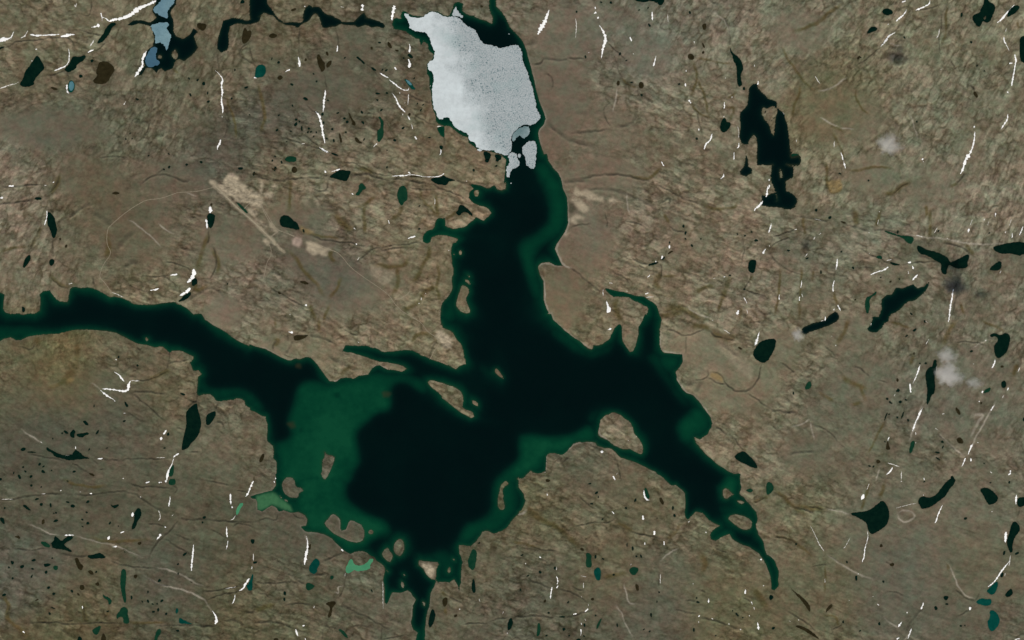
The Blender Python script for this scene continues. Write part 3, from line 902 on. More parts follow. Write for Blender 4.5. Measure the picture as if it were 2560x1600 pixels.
P pond t : 1690 1320 1700 1298 1740 1325 1835 1365 1760 1360 1690 1355
P pond t : 1655 1240 1675 1200 1688 1240 1670 1272
P pond t : 2350 980 2375 920 2388 880 2395 900 2385 990 2390 1040 2350 1050 2325 1000
P pond g : 870 1415 915 1390 945 1375 955 1390 930 1450 910 1470 880 1445
P pond g : 1480 1410 1520 1405 1525 1440 1490 1490 1480 1540 1450 1540
P pond m : 2290 210 2300 235 2270 270 2250 330 2230 330 2230 285 2255 230
P pond d : 5 350 40 365 50 420 25 410 0 375
P pond d : 215 235 240 232 300 290 270 285 225 258
P pond d : 665 238 690 225 712 245 700 262 670 260
P pond d : 1040 225 1070 245 1110 225 1128 240 1090 270 1060 258
P pond d : 95 758 135 770 130 795 110 800
P pond d : 295 755 335 742 340 765 305 772
P pond d : 415 785 485 790 470 812 420 825
P pond d : 180 815 230 795 225 830 205 838
P pond g : 500 810 550 808 545 850 510 850
P pond b : 395 375 420 370 425 405 395 425
P pond b : 135 535 180 520 195 560 160 545
P pond b : 755 995 790 988 805 1020 775 1045 755 1030
P pond d : 440 1015 470 1000 478 1018 455 1035
P pond b : 1258 905 1290 888 1305 905 1280 940
P pond d : 1232 1095 1250 1090 1252 1130 1238 1130
P pond b : 1300 590 1340 580 1335 610 1300 612
P pond d : 735 1490 760 1468 785 1530 730 1540
P pond b : 960 1480 975 1438 1005 1490 1000 1530 950 1530
P pond b : 1785 955 1825 965 1815 972
P pond b : 725 1065 745 1068 760 1095 735 1090
P pond b : 325 1140 360 1118 370 1128 345 1142
P pond d : 480 1195 520 1210 525 1220 490 1212
P pond d : 285 40 310 40 305 65 285 60
S 1375 25 10 1395 22 14 1415 14 8
S 1500 24 12 1530 20 14
S 1560 15 24 1575 5 18
S 2395 10 18 2380 40 16 2350 110 10 2335 140 18 2320 155 10
S 2178 130 14 2178 190 18 2182 230 14
S 2195 265 14 2192 245 6
S 2142 440 8 2142 500 12 2148 540 14
S 2155 575 12 2140 655 10
S 1830 610 8 1825 680 18 1815 770 14 1808 855 18
S 1610 150 6 1605 200 10 1595 248 18
S 1325 155 14 1335 165 8
S 1500 285 8 1520 350 8 1500 385 8
S 1565 440 24 1560 450 12
S 1520 510 22 1505 540 12 1480 560 14
S 1255 305 20 1248 345 20
S 1175 485 10 1140 500 12
S 1035 530 24 1020 565 14
S 610 522 16 650 520 14 700 520 6
S 1065 630 10 1105 628 12
S 850 127 14 870 127 10
S 755 112 8 765 112 6
S 570 100 10 585 97 6
S 2395 695 8 2395 760 10
S 2380 815 14 2378 840 6
S 2355 930 20 2335 960 16 2310 995 18 2305 1020 18 2260 1045 10
S 2230 1010 8 2130 1025 8
S 2222 1080 6 2218 1130 12 2195 1168 10
S 2005 1235 8 2040 1280 16 2048 1330 26 2030 1360 16
S 778 1190 10 780 1215 12
S 2180 380 8 2210 365 10 2225 335 6
S 215 1430 14 235 1445 8
S 390 132 6 430 128 6
S 1640 330 8 1625 338 6
S 15 182 6 120 180 6
G 9 : 0 182 100 182 180 165 260 145 360 138 480 122 560 122 620 118
G 9 : 630 125 740 130 860 140 960 118 1060 108 1140 100 1220 112 1290 135 1340 170 1400 210 1460 250 1530 290 1610 340
G 7 : 1200 20 1290 48 1360 62 1440 55 1560 65 1620 80
G 8 : 1620 40 1680 80 1650 130
G 9 : 1680 360 1760 365 1830 375 1900 360 2000 370 2100 385 2220 390 2419 395
G 7 : 2200 430 2240 405 2340 415 2390 440
G 10 : 1690 370 1640 440 1580 500 1500 570 1440 660 1400 750
G 7 : 130 645 300 660 420 645 480 650
G 9 : 580 690 680 705 760 720 830 715
G 7 : 1000 745 1100 780 1200 810 1400 830 1480 830
T 7 : 1480 830 1600 850 1700 890 1820 960 1920 1000
G 6 : 1820 970 1920 1010
T 8 : 1340 890 1440 950 1540 1000 1700 1030 1820 1070 1940 1130 2000 1240
G 5 : 1400 920 1500 990 1620 1000
G 6 : 1900 1050 2060 1040 2200 1010 2300 990
G 6 : 1960 1130 2060 1090 2180 1060 2300 1040
G 7 : 240 1340 400 1345 500 1335 620 1360 800 1350
G 8 : 760 1350 900 1345 1100 1345
O 10 : 1220 1350 1400 1350 1560 1340
G 7 : 1480 1370 1680 1370 1780 1365 2000 1380 2080 1360
G 10 : 2110 1325 2180 1310 2240 1330 2320 1370
G 10 : 2330 1240 2419 1245
G 8 : 2390 1060 2340 1060
G 6 : 1400 405 1480 405 1560 440
G 6 : 2000 460 2080 510 2160 550
G 6 : 1650 510 1740 540 1800 560
G 6 : 1910 0 2060 20 2180 50
G 6 : 2230 90 2330 110
G 8 : 790 1140 800 1260 810 1340
O 20 : 790 1160 800 1260 810 1330
O 18 : 0 1060 60 1140 90 1200 60 1280 100 1340 180 1400 280 1500
G 8 : 90 1180 90 1230 60 1280
G 5 : 640 1330 700 1310
O 12 : 1020 1230 1010 1290
T 5 : 270 420 380 460 480 510 560 520
T 5 : 720 525 830 560 960 590 1100 620 1250 690 1340 730
O 12 : 860 540 1000 580 1200 580 1400 560
G 5 : 560 1400 640 1440
G 6 : 1570 560 1700 640 1800 700
O 10 : 600 0 700 40 860 70 1000 50
D 350 180 14 392 230 14 480 240 14 640 208 12 830 205 14 530 385 16 820 305 10 780 375 10 830 408 16 530 310 10 510 315 7 435 870 15 300 910 12 120 928 10 310 840 12 85 825 10 680 1050 14 510 1075 14 40 1085 16 1745 702 16 1682 795 10 1505 950 16 1398 1058 11 1400 1145 14 1345 1148 8 1442 1172 9 1485 1170 8 1530 1140 15 1495 1225 14 1450 1245 13 1570 1265 11 1680 1425 14 2390 580 22 1930 355 16 390 65 8 470 1262 12 1020 1240 10 910 868 10 1180 680 7 590 605 10 495 738 8 1040 405 11 1120 435 7 780 438 8 45 265 9 1685 885 9 1915 400 10 2410 780 16 640 10 8
# tile 640 1200
P lake d : 185 -60 190 50 150 100 80 115 0 140 -40 150 -60 155 -40 175 0 180 15 210 10 280 60 300 110 260 150 240 190 260 215 300 260 285 330 310 400 300 460 330 485 370 475 430 420 440 470 490 560 495 640 510 710 545 760 600 830 665 890 700 910 700 930 680 1000 670 1050 690 1090 730 1130 760 1200 800 1225 850 1210 890 1200 950 1215 1010 1215 1160 1235 1175 1260 1130 1280 1060 1360 1070 1380 1060 1440 1040 1480 1090 1510 1130 1480 1190 1475 1280 1460 1350 1490 1420 1530 1440 1510 1512 1510 1560 1580 1560 1600 1400 1610 1290 1640 1180 1650 1070 1690 1000 1700 940 1720 970 1780 960 1830 970 1870 940 1895 970 1920 1050 1935 960 1940 860 1950 760 1920 690 1915 620 1960 610 2030 630 2090 570 2140 490 2190 480 2250 510 2330 480 2390 430 2419 380 2480 320 2480 -60
I lake : 240 50 260 0 300 -35 360 -15 370 60 440 80 450 105 400 120 405 165 340 170 290 150 260 110
I lake : 265 180 300 185 302 206 275 202
I lake : 222 143 248 165 232 172
I lake : 715 320 760 330 800 380 800 410 790 470 820 480 860 460 880 380 940 390 1020 440 1025 570 960 595 880 580 800 540 710 490 650 420 650 395 700 350
I lake : 1058 490 1085 465 1116 490 1085 522
I lake : 1320 580 1355 550 1390 570 1405 610 1385 690 1360 725 1310 690 1295 640
I lake : 1190 710 1210 660 1250 635 1260 670 1290 700 1290 740 1265 790 1220 745
I lake : 1530 780 1545 755 1590 765 1660 770 1735 785 1720 820 1700 850 1705 945 1650 935 1600 890 1580 830 1540 810
I lake : 1805 870 1815 830 1832 820 1842 850 1825 892
I lake : 1370 950 1390 955 1405 1010 1390 1030 1370 1000
I lake : 1390 888 1410 895 1400 912
I lake : 1226 848 1252 855 1246 878
I lake : 1568 1145 1600 1158 1597 1198 1580 1182
I lake : 1852 748 1882 748 1875 766
I lake : 2310 60 2340 15 2380 15 2385 50 2350 50 2330 80 2335 130 2340 190 2355 270 2320 290 2290 260 2280 200 2300 120
P pond m : 890 740 915 760 930 805 1000 810 1050 780 1080 740 1115 750 1080 800 1080 840 1030 855 950 865 930 845 890 880 850 880 845 830 870 790
P pond t : 570 735 612 780 580 830 575 880 535 890 500 860 505 810 540 760
P pond g : 475 965 555 990 550 1020 490 1050 470 1010
P pond b : 650 1165 730 1140 765 1160 720 1200 720 1260 690 1310 675 1280 705 1220 690 1190
P pond d : 255 1060 280 1045 288 1090 265 1092
P pond d : 258 1112 278 1115 280 1145 258 1140
P pond d : 1082 1030 1100 1040 1105 1065 1090 1055
P pond g : 770 1410 820 1410 880 1495 850 1490 810 1450
P pond g : 2025 700 2050 640 2090 680 2080 770 2060 860 2010 830 2000 760
P pond d : 2045 930 2065 940 2080 1060 2050 1070 2035 1030
P pond b : 1765 1120 1810 1105 1810 1170 1780 1205 1760 1160
P pond d : 1660 1210 1690 1240 1697 1300 1660 1390 1630 1395 1630 1320
P pond d : 2390 1310 2419 1300 2432 1360 2390 1430 2372 1400
P pond g : 700 910 730 898 737 930 705 948
P pond b : 500 605 525 610 515 660 495 660
P pond d : 2100 590 2120 585 2115 605 2098 605
P pond b : 1870 1275 1900 1265 1905 1290 1875 1300
P pond b : 170 1490 215 1495 210 1530 165 1530
S 478 530 6 490 600 12 485 660 18 470 710 26 465 760 22 458 800 18
S 805 655 12 825 672 14
S 550 1190 10 545 1210 8
S 440 1380 12 460 1372 12
S 375 1410 14 385 1450 16 400 1472 14
S 465 1495 10 468 1520 10
S 1925 1215 14 1928 1225 8
S 1198 960 6 1200 1060 6 1200 1140 5 1202 1220 5
S 172 10 14 175 25 10
S 845 880 5 840 910 5
S 2340 1240 5 2330 1265 5
S 2380 1440 8 2375 1455 6
S 2110 1120 5 2115 1150 5
G 12 : 0 1345 90 1330 170 1335 250 1345 310 1370 360 1405
G 7 : 270 1180 360 1165 460 1160 540 1185
G 6 : 540 1185 600 1230
G 9 : 680 1320 665 1380 740 1395
G 7 : 640 1400 620 1512
G 9 : 770 1175 850 1195 930 1230 1000 1270 1100 1310 1180 1370 1260 1400 1290 1430
G 6 : 900 1385 990 1365 1060 1385
G 6 : 770 1410 720 1380
G 6 : 1190 1500 1300 1490 1430 1460
G 7 : 1190 1380 1180 1512
G 6 : 0 960 120 970 240 970 330 950 430 970
G 6 : 380 940 460 980
G 6 : 0 1060 90 1070 130 1110
G 7 : 850 880 840 970 820 1050 790 1110
G 9 : 480 890 560 890 660 880
G 6 : 20 380 110 350 200 390 210 310
G 5 : 330 310 400 350 470 370
G 9 : 640 760 720 720 830 680
O 26 : 0 1230 90 1200 160 1180
T 8 : 470 520 490 590
T 5 : 740 1060 790 1080 760 1010 820 1000
O 14 : 1750 1060 1800 1100
O 14 : 1790 1210 1790 1270
G 5 : 1770 1070 1900 1140 2000 1200
G 6 : 2200 1340 2260 1310 2419 1290
G 5 : 1960 1360 2060 1350 2180 1350
A tan2 : 1560 780 1640 790 1690 850 1680 920 1640 920 1600 870
A mint : 0 160 60 140 160 120 230 180 330 240 350 300 260 270 200 250 150 230 100 260 50 290 20 280
H 1 : 190 -60 220 60 300 200 420 200 500 330 640 330 720 300 850 370 900 340 1050 420 1250 470 1300 540 1200 520 1050 560 1060 640 900 690 750 590 500 480 480 400 400 300 200 250 20 290 0 170 200 100
H 1 : 200 -60 870 -60 860 130 930 240 1040 320 1130 350 1230 400 1240 470 1330 530 1200 500 1060 540 1050 640 900 690 750 590 480 480 480 400 400 300 330 250 380 180 420 60
H 0.8 : 2230 -60 2419 -60 2480 300 2250 500 2190 470 2100 520 2000 600 1890 610 1900 540 2000 400 2150 340 2230 250
H 0.6 : 1520 660 1600 720 1780 640 1900 760 1930 960 1740 960 1720 800 1560 740
H 0.7 : 1320 900 1400 840 1480 920 1440 1000 1340 1000
H 0.6 : 1380 170 1440 210 1410 240 1370 210
H 0.6 : 2040 80 2090 100 2060 200 2020 190
W 1 : 900 40 1000 -60 2200 -60 2200 250 2100 340 1950 420 1880 560 1830 620 1700 600 1600 690 1500 640 1480 560 1490 480 1300 460 1240 350 1140 350 1050 310 930 220 870 120
W 1 : 1050 600 1130 540 1200 500 1270 530 1200 590 1150 660 1080 640
W 0.9 : 1240 800 1340 800 1500 700 1520 800 1600 930 1650 960 1620 1160 1580 1380 1500 1400 1490 1250 1520 1120 1450 1030 1280 1050 1220 1010 1240 900
# tile 1280 1200
P lake d : -60 -60 20 -60 40 20 60 70 110 130 130 200 100 270 60 310 10 330 0 370 -60 400
P lake d : 1440 -60 1500 0 1560 60 1630 120 1640 200 1630 300 1640 350 1660 385 1690 350 1740 295 1800 310 1860 380 1960 430 1890 480 1870 520 1880 560 1920 575 2000 530 2060 510 2080 560 2150 600 2250 640 2340 700 2400 800 2419 850 2440 900 2480 860 2450 740 2419 720 2390 660 2380 590 2330 520 2300 430 2330 370 2300 290 2250 230 2200 180 2150 130 2170 80 2155 20 2160 -60
I lake : 1990 100 2010 75 2050 85 2075 120 2102 140 2060 145 2035 187 1990 160
I lake : 2118 200 2170 193 2202 215 2160 232
I lake : 2040 370 2060 330 2130 325 2220 355 2270 390 2275 440 2210 480 2130 440 2080 400
P pond g : 1250 80 1265 65 1290 120 1305 170 1280 187 1255 140
P pond g : 695 680 752 700 747 760 757 820 710 832 693 790 705 740
P pond t : 770 845 820 820 842 860 837 950 800 948 775 900
P pond g : 1100 860 1130 820 1190 825 1197 860 1150 912
P pond g : 240 1360 260 1345 275 1400 260 1470 230 1482 240 1420
P pond g : 800 1370 842 1300 848 1320 815 1400 793 1412
P pond b : 1385 175 1410 160 1430 200 1435 240 1410 225
P pond d : 1080 600 1092 590 1092 635 1082 635
P pond d : 1130 625 1150 630 1150 670 1132 665
P pond b : 640 645 670 640 685 670 655 670
P pond d : 390 830 410 810 420 845 400 850
P pond d : 735 218 770 215 765 232 740 232
P pond d : 2110 1245 2145 1280 2140 1292 2112 1270
P pond d : 1740 1140 1775 1150 1770 1165 1742 1160
P pond d : 1708 1400 1725 1395 1725 1435 1712 1435
P pond d : 985 1350 1000 1360 1005 1390 988 1385
P pond b : 745 1115 775 1112 775 1140 750 1140
P pond d : 605 1500 650 1495 640 1530 600 1530
P pond b : 315 -10 360 -5 355 20 320 18
P pond d : 780 710 800 705 795 745 778 740
P pond b : 300 1135 325 1125 320 1155 303 1158
P pond g : 2200 100 2250 75 2280 95 2260 125
P pond d : 440 1288 500 1285 500 1302 450 1300
P pond b : 1165 980 1195 990 1200 1045 1180 1050 1165 1020
S 1245 95 8 1248 140 16 1270 185 16 1300 190 6
S 1235 335 12 1240 375 22
S 1345 480 18 1345 510 24 1335 512 12
S 1255 590 16 1255 610 14
S 1435 580 12 1440 615 10
S 945 295 8 965 320 12
S 330 125 8 335 145 12
S 1665 400 8 1680 385 6
S 1835 490 18 1828 498 10
S 2350 745 24 2358 758 12
S 260 725 14 275 735 8
S 130 785 18 128 795 10
S 420 820 8 420 850 8
S 420 910 7 435 950 10 425 985 12
S 438 998 14 420 1020 14
S 378 1012 14 370 1060 10 362 1120 12
S 718 1215 12 690 1245 14
S 580 1270 14 610 1262 12
S 655 1350 14 655 1365 12
S 650 1410 14 655 1450 8 645 1470 8
S 1405 890 6 1400 930 10 1402 980 6
S 1710 975 12 1712 985 8
S 1860 1120 10 1855 1160 14
S 2205 1035 12 2202 1075 20
S 2262 1150 10 2270 1175 10
S 2285 1200 10 2292 1225 8
S 2240 1278 16 2245 1288 10
S 2320 1345 10 2325 1380 16 2332 1415 18
S 1760 1290 14 1775 1280 8
S 1763 1335 8 1762 1350 6
S 1885 1305 8 1900 1315 8
S 2045 1358 14 2055 1362 8
S 2155 1410 16 2165 1415 10
S 675 970 6 675 1020 7
S 655 1100 8 660 1108 6
S 720 1170 5 722 1190 6
S 2375 995 18 2380 1000 12
S 690 1310 6 695 1330 6
S 650 905 5 700 915 5
S 1120 805 5 1125 790 5
G 10 : 110 890 180 940 260 975 340 1010 380 1020
G 8 : 440 1020 520 1050 610 1075 660 1110 710 1145
G 6 : 560 985 620 1030 670 1040
G 10 : 0 1280 120 1285 250 1275 340 1290 450 1292
G 10 : 500 1300 580 1275 680 1250 760 1230 800 1190
G 6 : 260 735 320 760 370 820
G 8 : 1130 480 1220 510 1300 520 1340 530 1410 560
G 10 : 1780 1290 1880 1320 1960 1335 2050 1370 2130 1405
G 7 : 1540 1215 1640 1245 1740 1260
G 7 : 2180 1100 2240 1130 2270 1180
G 6 : 1780 1030 1840 1060
G 9 : 1650 1130 1710 1135 1750 1150
G 8 : 2120 610 2200 640 2290 670 2330 710
G 6 : 1880 610 1960 660 2040 690
G 5 : 590 440 690 410 800 400 940 400 970 360
G 5 : 180 630 300 660 420 660
O 24 : 150 300 260 370 350 400 460 470 560 560 640 640
A olive : 140 260 200 270 260 330 290 380 240 380 190 340 140 310
O 14 : 1000 400 1140 480
O 28 : 1780 700 1840 780 1800 860
O 34 : 2300 1050 2360 1130 2400 1200
O 20 : 880 920 960 900 1080 880
O 14 : 2280 210 2350 180 2419 150
G 8 : 2290 210 2350 190 2400 150
T 5 : 1060 980 1080 1100 1100 1170 1180 1170
T 5 : 980 1180 1040 1270 1080 1380 1140 1480
T 6 : 1400 770 1480 690 1570 650
G 6 : 1480 780 1420 800
O 10 : 0 580 100 600 240 640
G 6 : 620 140 740 240 800 290
T 12 : 20 320 60 330 110 310 135 280
G 5 : 1390 850 1390 1010
O 14 : 1460 560 1540 500 1600 400
D 735 35 12 798 120 14 815 160 8 1165 190 14 1078 265 11 1535 335 14 855 370 9 95 710 10 265 870 14 1175 720 10 1220 720 12 1370 1150 9 1390 1060 8 530 1155 10 345 1255 10 790 1280 9 685 1370 14 490 1412 14 1245 1412 9 1300 1430 10 325 1470 10 540 1470 9 680 1475 9 1315 1275 14 1745 1115 8 80 1038 9 860 745 9 2180 1300 7 2085 1235 7 150 905 10 960 895 10 1520 262 14 1925 1470 7 1370 360 5
H 1 : 1930 60 1980 20 2050 -60 2150 -60 2140 130 2280 290 2310 370 2280 500 2370 600 2390 690 2330 600 2260 500 2280 380 2180 340 2060 310 1930 280 1940 240 2080 250 2100 180 2000 190 1960 180
W 1 : 1500 -60 1950 -60 1920 60 1930 160 1900 250 1930 370 1980 420 1900 470 1870 420 1800 310 1740 290 1660 370 1640 350 1650 150 1560 60
W 0.9 : 1980 190 2100 230 2230 270 2230 310 2100 290 1990 240
W 0.9 : 2080 450 2200 500 2320 620 2419 760 2400 800 2330 690 2200 620 2090 560
# tile 1920 1200
P lake d : -40 690 0 710 50 740 75 790 105 860 95 950 105 1000 60 1047 30 1032 30 950 10 860 0 800 -40 760
P pond d : 770 320 810 305 900 300 970 280 1040 220 1080 190 1120 225 1150 310 1140 390 1110 440 1000 510 970 512 940 460 930 400 860 360
P pond d : 1690 10 1730 -20 1765 -10 1767 30 1710 90 1680 150 1600 210 1530 260 1450 277 1435 240 1413 210 1430 165 1470 150 1510 170 1580 150 1640 70
P pond d : 1993 80 2080 68 2150 130 2177 170 2160 210 2090 242 2060 200 2030 140
P pond d : 2360 165 2440 160 2440 230 2370 267 2348 210
P pond d : 2310 400 2340 388 2380 440 2382 480 2330 540 2310 610 2312 680 2285 692 2250 590 2270 530 2290 450
P pond t : 2080 1030 2160 950 2177 980 2150 1072 2100 1087 2063 1050
P pond d : 2245 1070 2300 1013 2318 1080 2265 1112 2237 1090
P pond t2 : 1970 1140 2020 1113 2070 1130 2112 1120 2110 1182 2050 1192 1967 1165
P pond t2 : 2090 1225 2150 1235 2192 1310 2182 1370 2130 1432 2090 1422 2068 1340 2100 1300
P pond d : 2330 692 2365 675 2377 690 2340 712
P pond d : 2205 870 2228 880 2215 922 2188 915
P pond d : 1648 1100 1702 1093 1704 1125 1675 1142
P pond d : 1565 1200 1590 1190 1605 1215 1585 1237
P pond d : 1040 1345 1060 1340 1062 1372 1042 1375
P pond d : 820 905 847 900 842 952 825 952
P pond b : 175 970 230 1040 290 1080 350 1130 402 1190 396 1252 380 1230 320 1140 260 1080
P pond g : -20 20 30 20 62 75 25 125 -15 150
P pond d : 1848 355 1882 348 1880 370 1855 378
P pond b : 1055 610 1080 605 1085 630 1060 638
P pond b : 545 1260 550 1220 600 1160 610 1200 560 1235
P pond d : 735 762 755 765 752 790 738 785
P pond b : 1150 790 1190 780 1190 815 1150 812
P pond d : 10 1090 40 1085 55 1110 30 1140 10 1130
P pond b : 245 1380 300 1370 380 1410 450 1460 490 1510 430 1480 340 1420
S 905 135 18 895 160 24 880 185 14
S 955 35 7 935 90 6
S 1255 10 14 1265 12 10
S 1650 235 7 1610 310 12 1590 390 12 1575 405 10
S 2120 295 14 2110 300 8
S 2345 140 22 2345 170 24 2340 230 8
S 2250 490 22 2245 540 30 2240 590 22
S 2290 710 6 2285 770 10 2275 810 8
S 2280 765 8 2230 830 14 2190 880 16 2150 950 10 2080 1010 14
S 2240 880 10 2235 910 8
S 1910 1200 18 1908 1230 28
S 1470 140 14 1465 145 8
S 940 480 6 945 560 6 915 640 10 910 720 10 890 775 16
S 715 645 8 730 625 8
S 730 630 5 780 540 5
S 400 430 5 450 530 6 490 620 8 530 670 10
S 850 885 14 855 890 8
S 1470 1160 12 1445 1220 14
S 1310 1250 16 1320 1255 8
S 1265 1340 10 1230 1385 16
S 1230 1385 16 1250 1375 10
S 1355 1405 12 1320 1500 10
S 1240 1490 10 1215 1502 16
S 1030 1170 7 1050 1185 7
S 990 1098 10 994 1102 8
S 765 1135 10 768 1140 7
S 540 930 5 535 970 6
S 285 1320 10 292 1328 8
S 2330 1505 10 2380 1498 10
S 200 1330 5 215 1335 5
S 1210 265 5 1330 230 5 1400 222 5
T 6 : 560 270 640 290 760 320
O 16 : 60 90 150 160 220 230 320 310 380 340
O 24 : 250 240 380 270 540 270
G 9 : 250 245 340 280 420 300
G 6 : 380 250 540 275
O 9 : 50 530 150 540 250 580 330 650 420 720
G 9 : 60 530 150 540 230 565 270 600
O 18 : 1100 40 1060 160
O 12 : 960 40 900 220 880 290
G 6 : 960 510 950 580
T 6 : 1090 1290 1150 1350 1230 1390
T 10 : 560 700 650 770 760 840 900 910 1010 940
G 5 : 580 710 700 790
T 6 : 1700 790 1760 900 1790 1000 1860 1090 1960 1130
G 6 : 1760 1020 1860 1110 1940 1140
G 14 : 1480 1200 1400 1270 1330 1360 1290 1480
T 5 : 1340 1450 1290 1512
G 6 : 1100 770 1160 790 1180 840
G 5 : 1130 1050 1200 1050 1280 1090
G 6 : 200 1240 280 1300 380 1350 430 1400 460 1440
O 8 : 520 1290 600 1270 650 1300 660 1380
G 5 : 600 1410 680 1380 710 1330
G 6 : 1800 1280 1900 1230
O 7 : 540 800 540 900 540 1060
G 5 : 420 820 520 790 560 800
T 10 : 1220 310 1290 280 1390 310 1380 370 1290 400 1230 360 1220 310
G 8 : 2360 350 2380 270
G 8 : 2000 1060 1960 1140
O 14 : 1700 800 1700 850
D 1690 1172 12 1090 960 12 2230 690 16 1820 1378 12 1860 1375 8 870 1425 10 2100 25 8 2280 20 12 710 1340 12 50 1400 14 265 605 9 1475 15 8
# tile 960 0 3.15
C white : 152 108 185 108 205 130 240 140 300 138 345 105 385 90 430 105 465 130 530 132 570 130 605 150 635 195 720 230 735 280 780 345 830 352 870 365 920 380 985 362 1055 350 1075 385 1090 420 1088 470 1105 520 1130 560 1145 620 1170 690 1185 770 1198 810 1195 850 1230 900 1237 920 1205 965 1150 990 1110 980 1060 1005 1010 1050 1000 1100 1010 1150 1000 1190 985 1210 965 1228 930 1215 875 1200 860 1180 820 1185 780 1180 735 1165 715 1120 670 1110 668 1055 620 1035 560 1005 540 975 510 920 470 925 465 940 425 935 415 890 385 840 380 760 380 680 395 620 385 570 350 550 340 500 360 485 385 480 405 410 380 370 360 300 330 255 270 250 200 225 200 190 180 150
C white : 563 45 575 75 600 110 628 130 615 145 580 128 530 125 545 95
C white : 985 1205 1020 1198 1050 1215 1050 1255 1070 1280 1065 1310 1000 1335 990 1395 965 1395 970 1370 960 1320 985 1300 990 1260 975 1230
C white : 1085 1180 1100 1140 1155 1105 1200 1120 1205 1180 1195 1240 1190 1325 1155 1330 1115 1290 1115 1240 1095 1215
C thin : 1010 1110 1010 1060 1060 1010 1110 995 1145 1000 1148 1050 1110 1090 1085 1085 1070 1060 1040 1090 1020 1120
C white : 730 1172 770 1172 770 1190 740 1192
C white : 1055 1210 1078 1212 1075 1245 1055 1240
C white : 978 263 990 264 988 270 978 270
C white : 995 1440 1008 1440 1006 1448 996 1448
P pond d : 780 1190 830 1200 845 1220 830 1265 805 1270 790 1235
P pond d : 875 1212 930 1225 920 1260 890 1265 870 1230
# tile 520 400 6.047
R 9 airstrip : 110 400 180 460 300 580 420 700 520 790 640 890 760 1000 880 1120 1000 1240
R 7 airstrip2 : 1000 1240 1090 1340 1160 1390
A tan : 40 310 95 310 140 370 210 400 270 260 300 210 350 195 390 215 400 250 465 255 480 320 440 355 300 365 270 400 300 420 520 370 590 400 570 440 480 420 560 480 620 500 650 470 690 510 720 480 780 520 830 600 820 660 760 690 700 640 650 600 600 620 550 660 460 640 400 580 300 520 230 480 160 440 110 395 60 370
A sand2 : 270 270 330 215 390 230 460 260 475 320 430 350 330 350 260 370
A pink : 335 205 395 215 390 250 340 240
A tan : 770 335 830 335 825 470 800 530 780 450
A tan2 : 895 530 930 460 1010 510 945 575
A tan : 1000 400 1040 365 1060 385 1010 425
A tan2 : 590 720 660 720 750 790 740 840 680 850 620 800
A tan : 690 890 780 900 900 1000 880 1030 820 980
A tan : 920 940 970 960 1060 1060 1010 1070 930 1000
A pink : 1290 1170 1410 1175 1420 1230 1370 1320 1270 1270
A tan2 : 1480 1240 1560 1240 1800 1350 1810 1450 1740 1450 1680 1400 1620 1440 1490 1350
A tan : 820 1200 860 1190 940 1220 930 1280 880 1280 850 1230
R 6 track : 800 660 860 770 940 900 980 970 1060 1060 1200 1110 1310 1150
R 5 track : 950 1150 1040 1090 1070 1070
R 5 track : 545 740 600 680 660 620
R 5 track : 0 435 110 405
R 6 track : 1550 1230 1700 1290 1930 1390
G 7 : 590 50 680 90 740 80 830 130
G 14 : 660 205 760 220 870 225 940 290 1060 300 1150 290
P pond g : 420 630 470 650 550 730 610 800 590 815 540 770 470 700
P pond b : 960 125 1050 130 1040 150 960 145
P pond b : 660 205 720 195 770 225 690 220
"""
items = []
ox = oy = 0; ts = 3.78
for line in TRACE.splitlines():
    line = line.strip()
    if not line: continue
    if line[0] == '#':
        p = line[1:].split()
        if p and p[0] == 'tile':
            ox, oy = float(p[1]), float(p[2]); ts = float(p[3]) if len(p) > 3 else 3.78
        continue
    k = line[0]
    head, _, rest = line[1:].partition(':')
    if k in 'SD':
        a = np.array(line[1:].split(), float).reshape(-1, 3)
        a = np.stack([a[:, 0]/ts+ox, a[:, 1]/ts+oy, a[:, 2]/ts], 1); items.append((k, [], a, ts))
    else:
        a = np.array(rest.split(), float).reshape(-1, 2)/ts + np.array([ox, oy]); items.append((k, head.split(), a, ts))
def kind(k): return [i for i in items if i[0] == k]

# ------------------------------------------------------------------ raster of the land, one node every STEP px
STEP = 2.0; MARG = 64
X0, Y0 = -MARG, -MARG
NX = int((2560+2*MARG)/STEP)+1; NY = int((1600+2*MARG)/STEP)+1
gx = X0 + np.arange(NX)*STEP; gy = Y0 + np.arange(NY)*STEP
GX, GY = np.meshgrid(gx, gy)
GX = GX.astype(np.float32); GY = GY.astype(np.float32)

def hash2(ix, iy, seed):
    h = (ix.astype(np.int64)*374761393 + iy.astype(np.int64)*668265263 + seed*1274126177) & 0xffffffff
    h = ((h ^ (h >> 13))*1274126177) & 0xffffffff
    return ((h ^ (h >> 16)) & 0xffffff).astype(np.float32)/np.float32(0xffffff)
def perlin(x, y, seed=0):
    ix = np.floor(x); iy = np.floor(y); fx = (x-ix).astype(np.float32); fy = (y-iy).astype(np.float32)
    ix = ix.astype(np.int64); iy = iy.astype(np.int64)
    u = fx*fx*fx*(fx*(fx*6-15)+10); v = fy*fy*fy*(fy*(fy*6-15)+10)
    def g(a, b, dx_, dy_):
        t = hash2(ix+a, iy+b, seed)*6.2831853
        return np.cos(t)*dx_ + np.sin(t)*dy_
    n0 = g(0, 0, fx, fy)*(1-u) + g(1, 0, fx-1, fy)*u
    n1 = g(0, 1, fx, fy-1)*(1-u) + g(1, 1, fx-1, fy-1)*u
    return (n0*(1-v)+n1*v)*1.5
def fbm(x, y, wl, oct=4, seed=0, gain=0.5):
    s = 0; a = 1; t = 0
    for k in range(oct):
        s = s + a*perlin(x/wl+17.3*k, y/wl-9.1*k, seed+k*7); t += a; a *= gain; wl *= 0.5
    return s/t*1.4
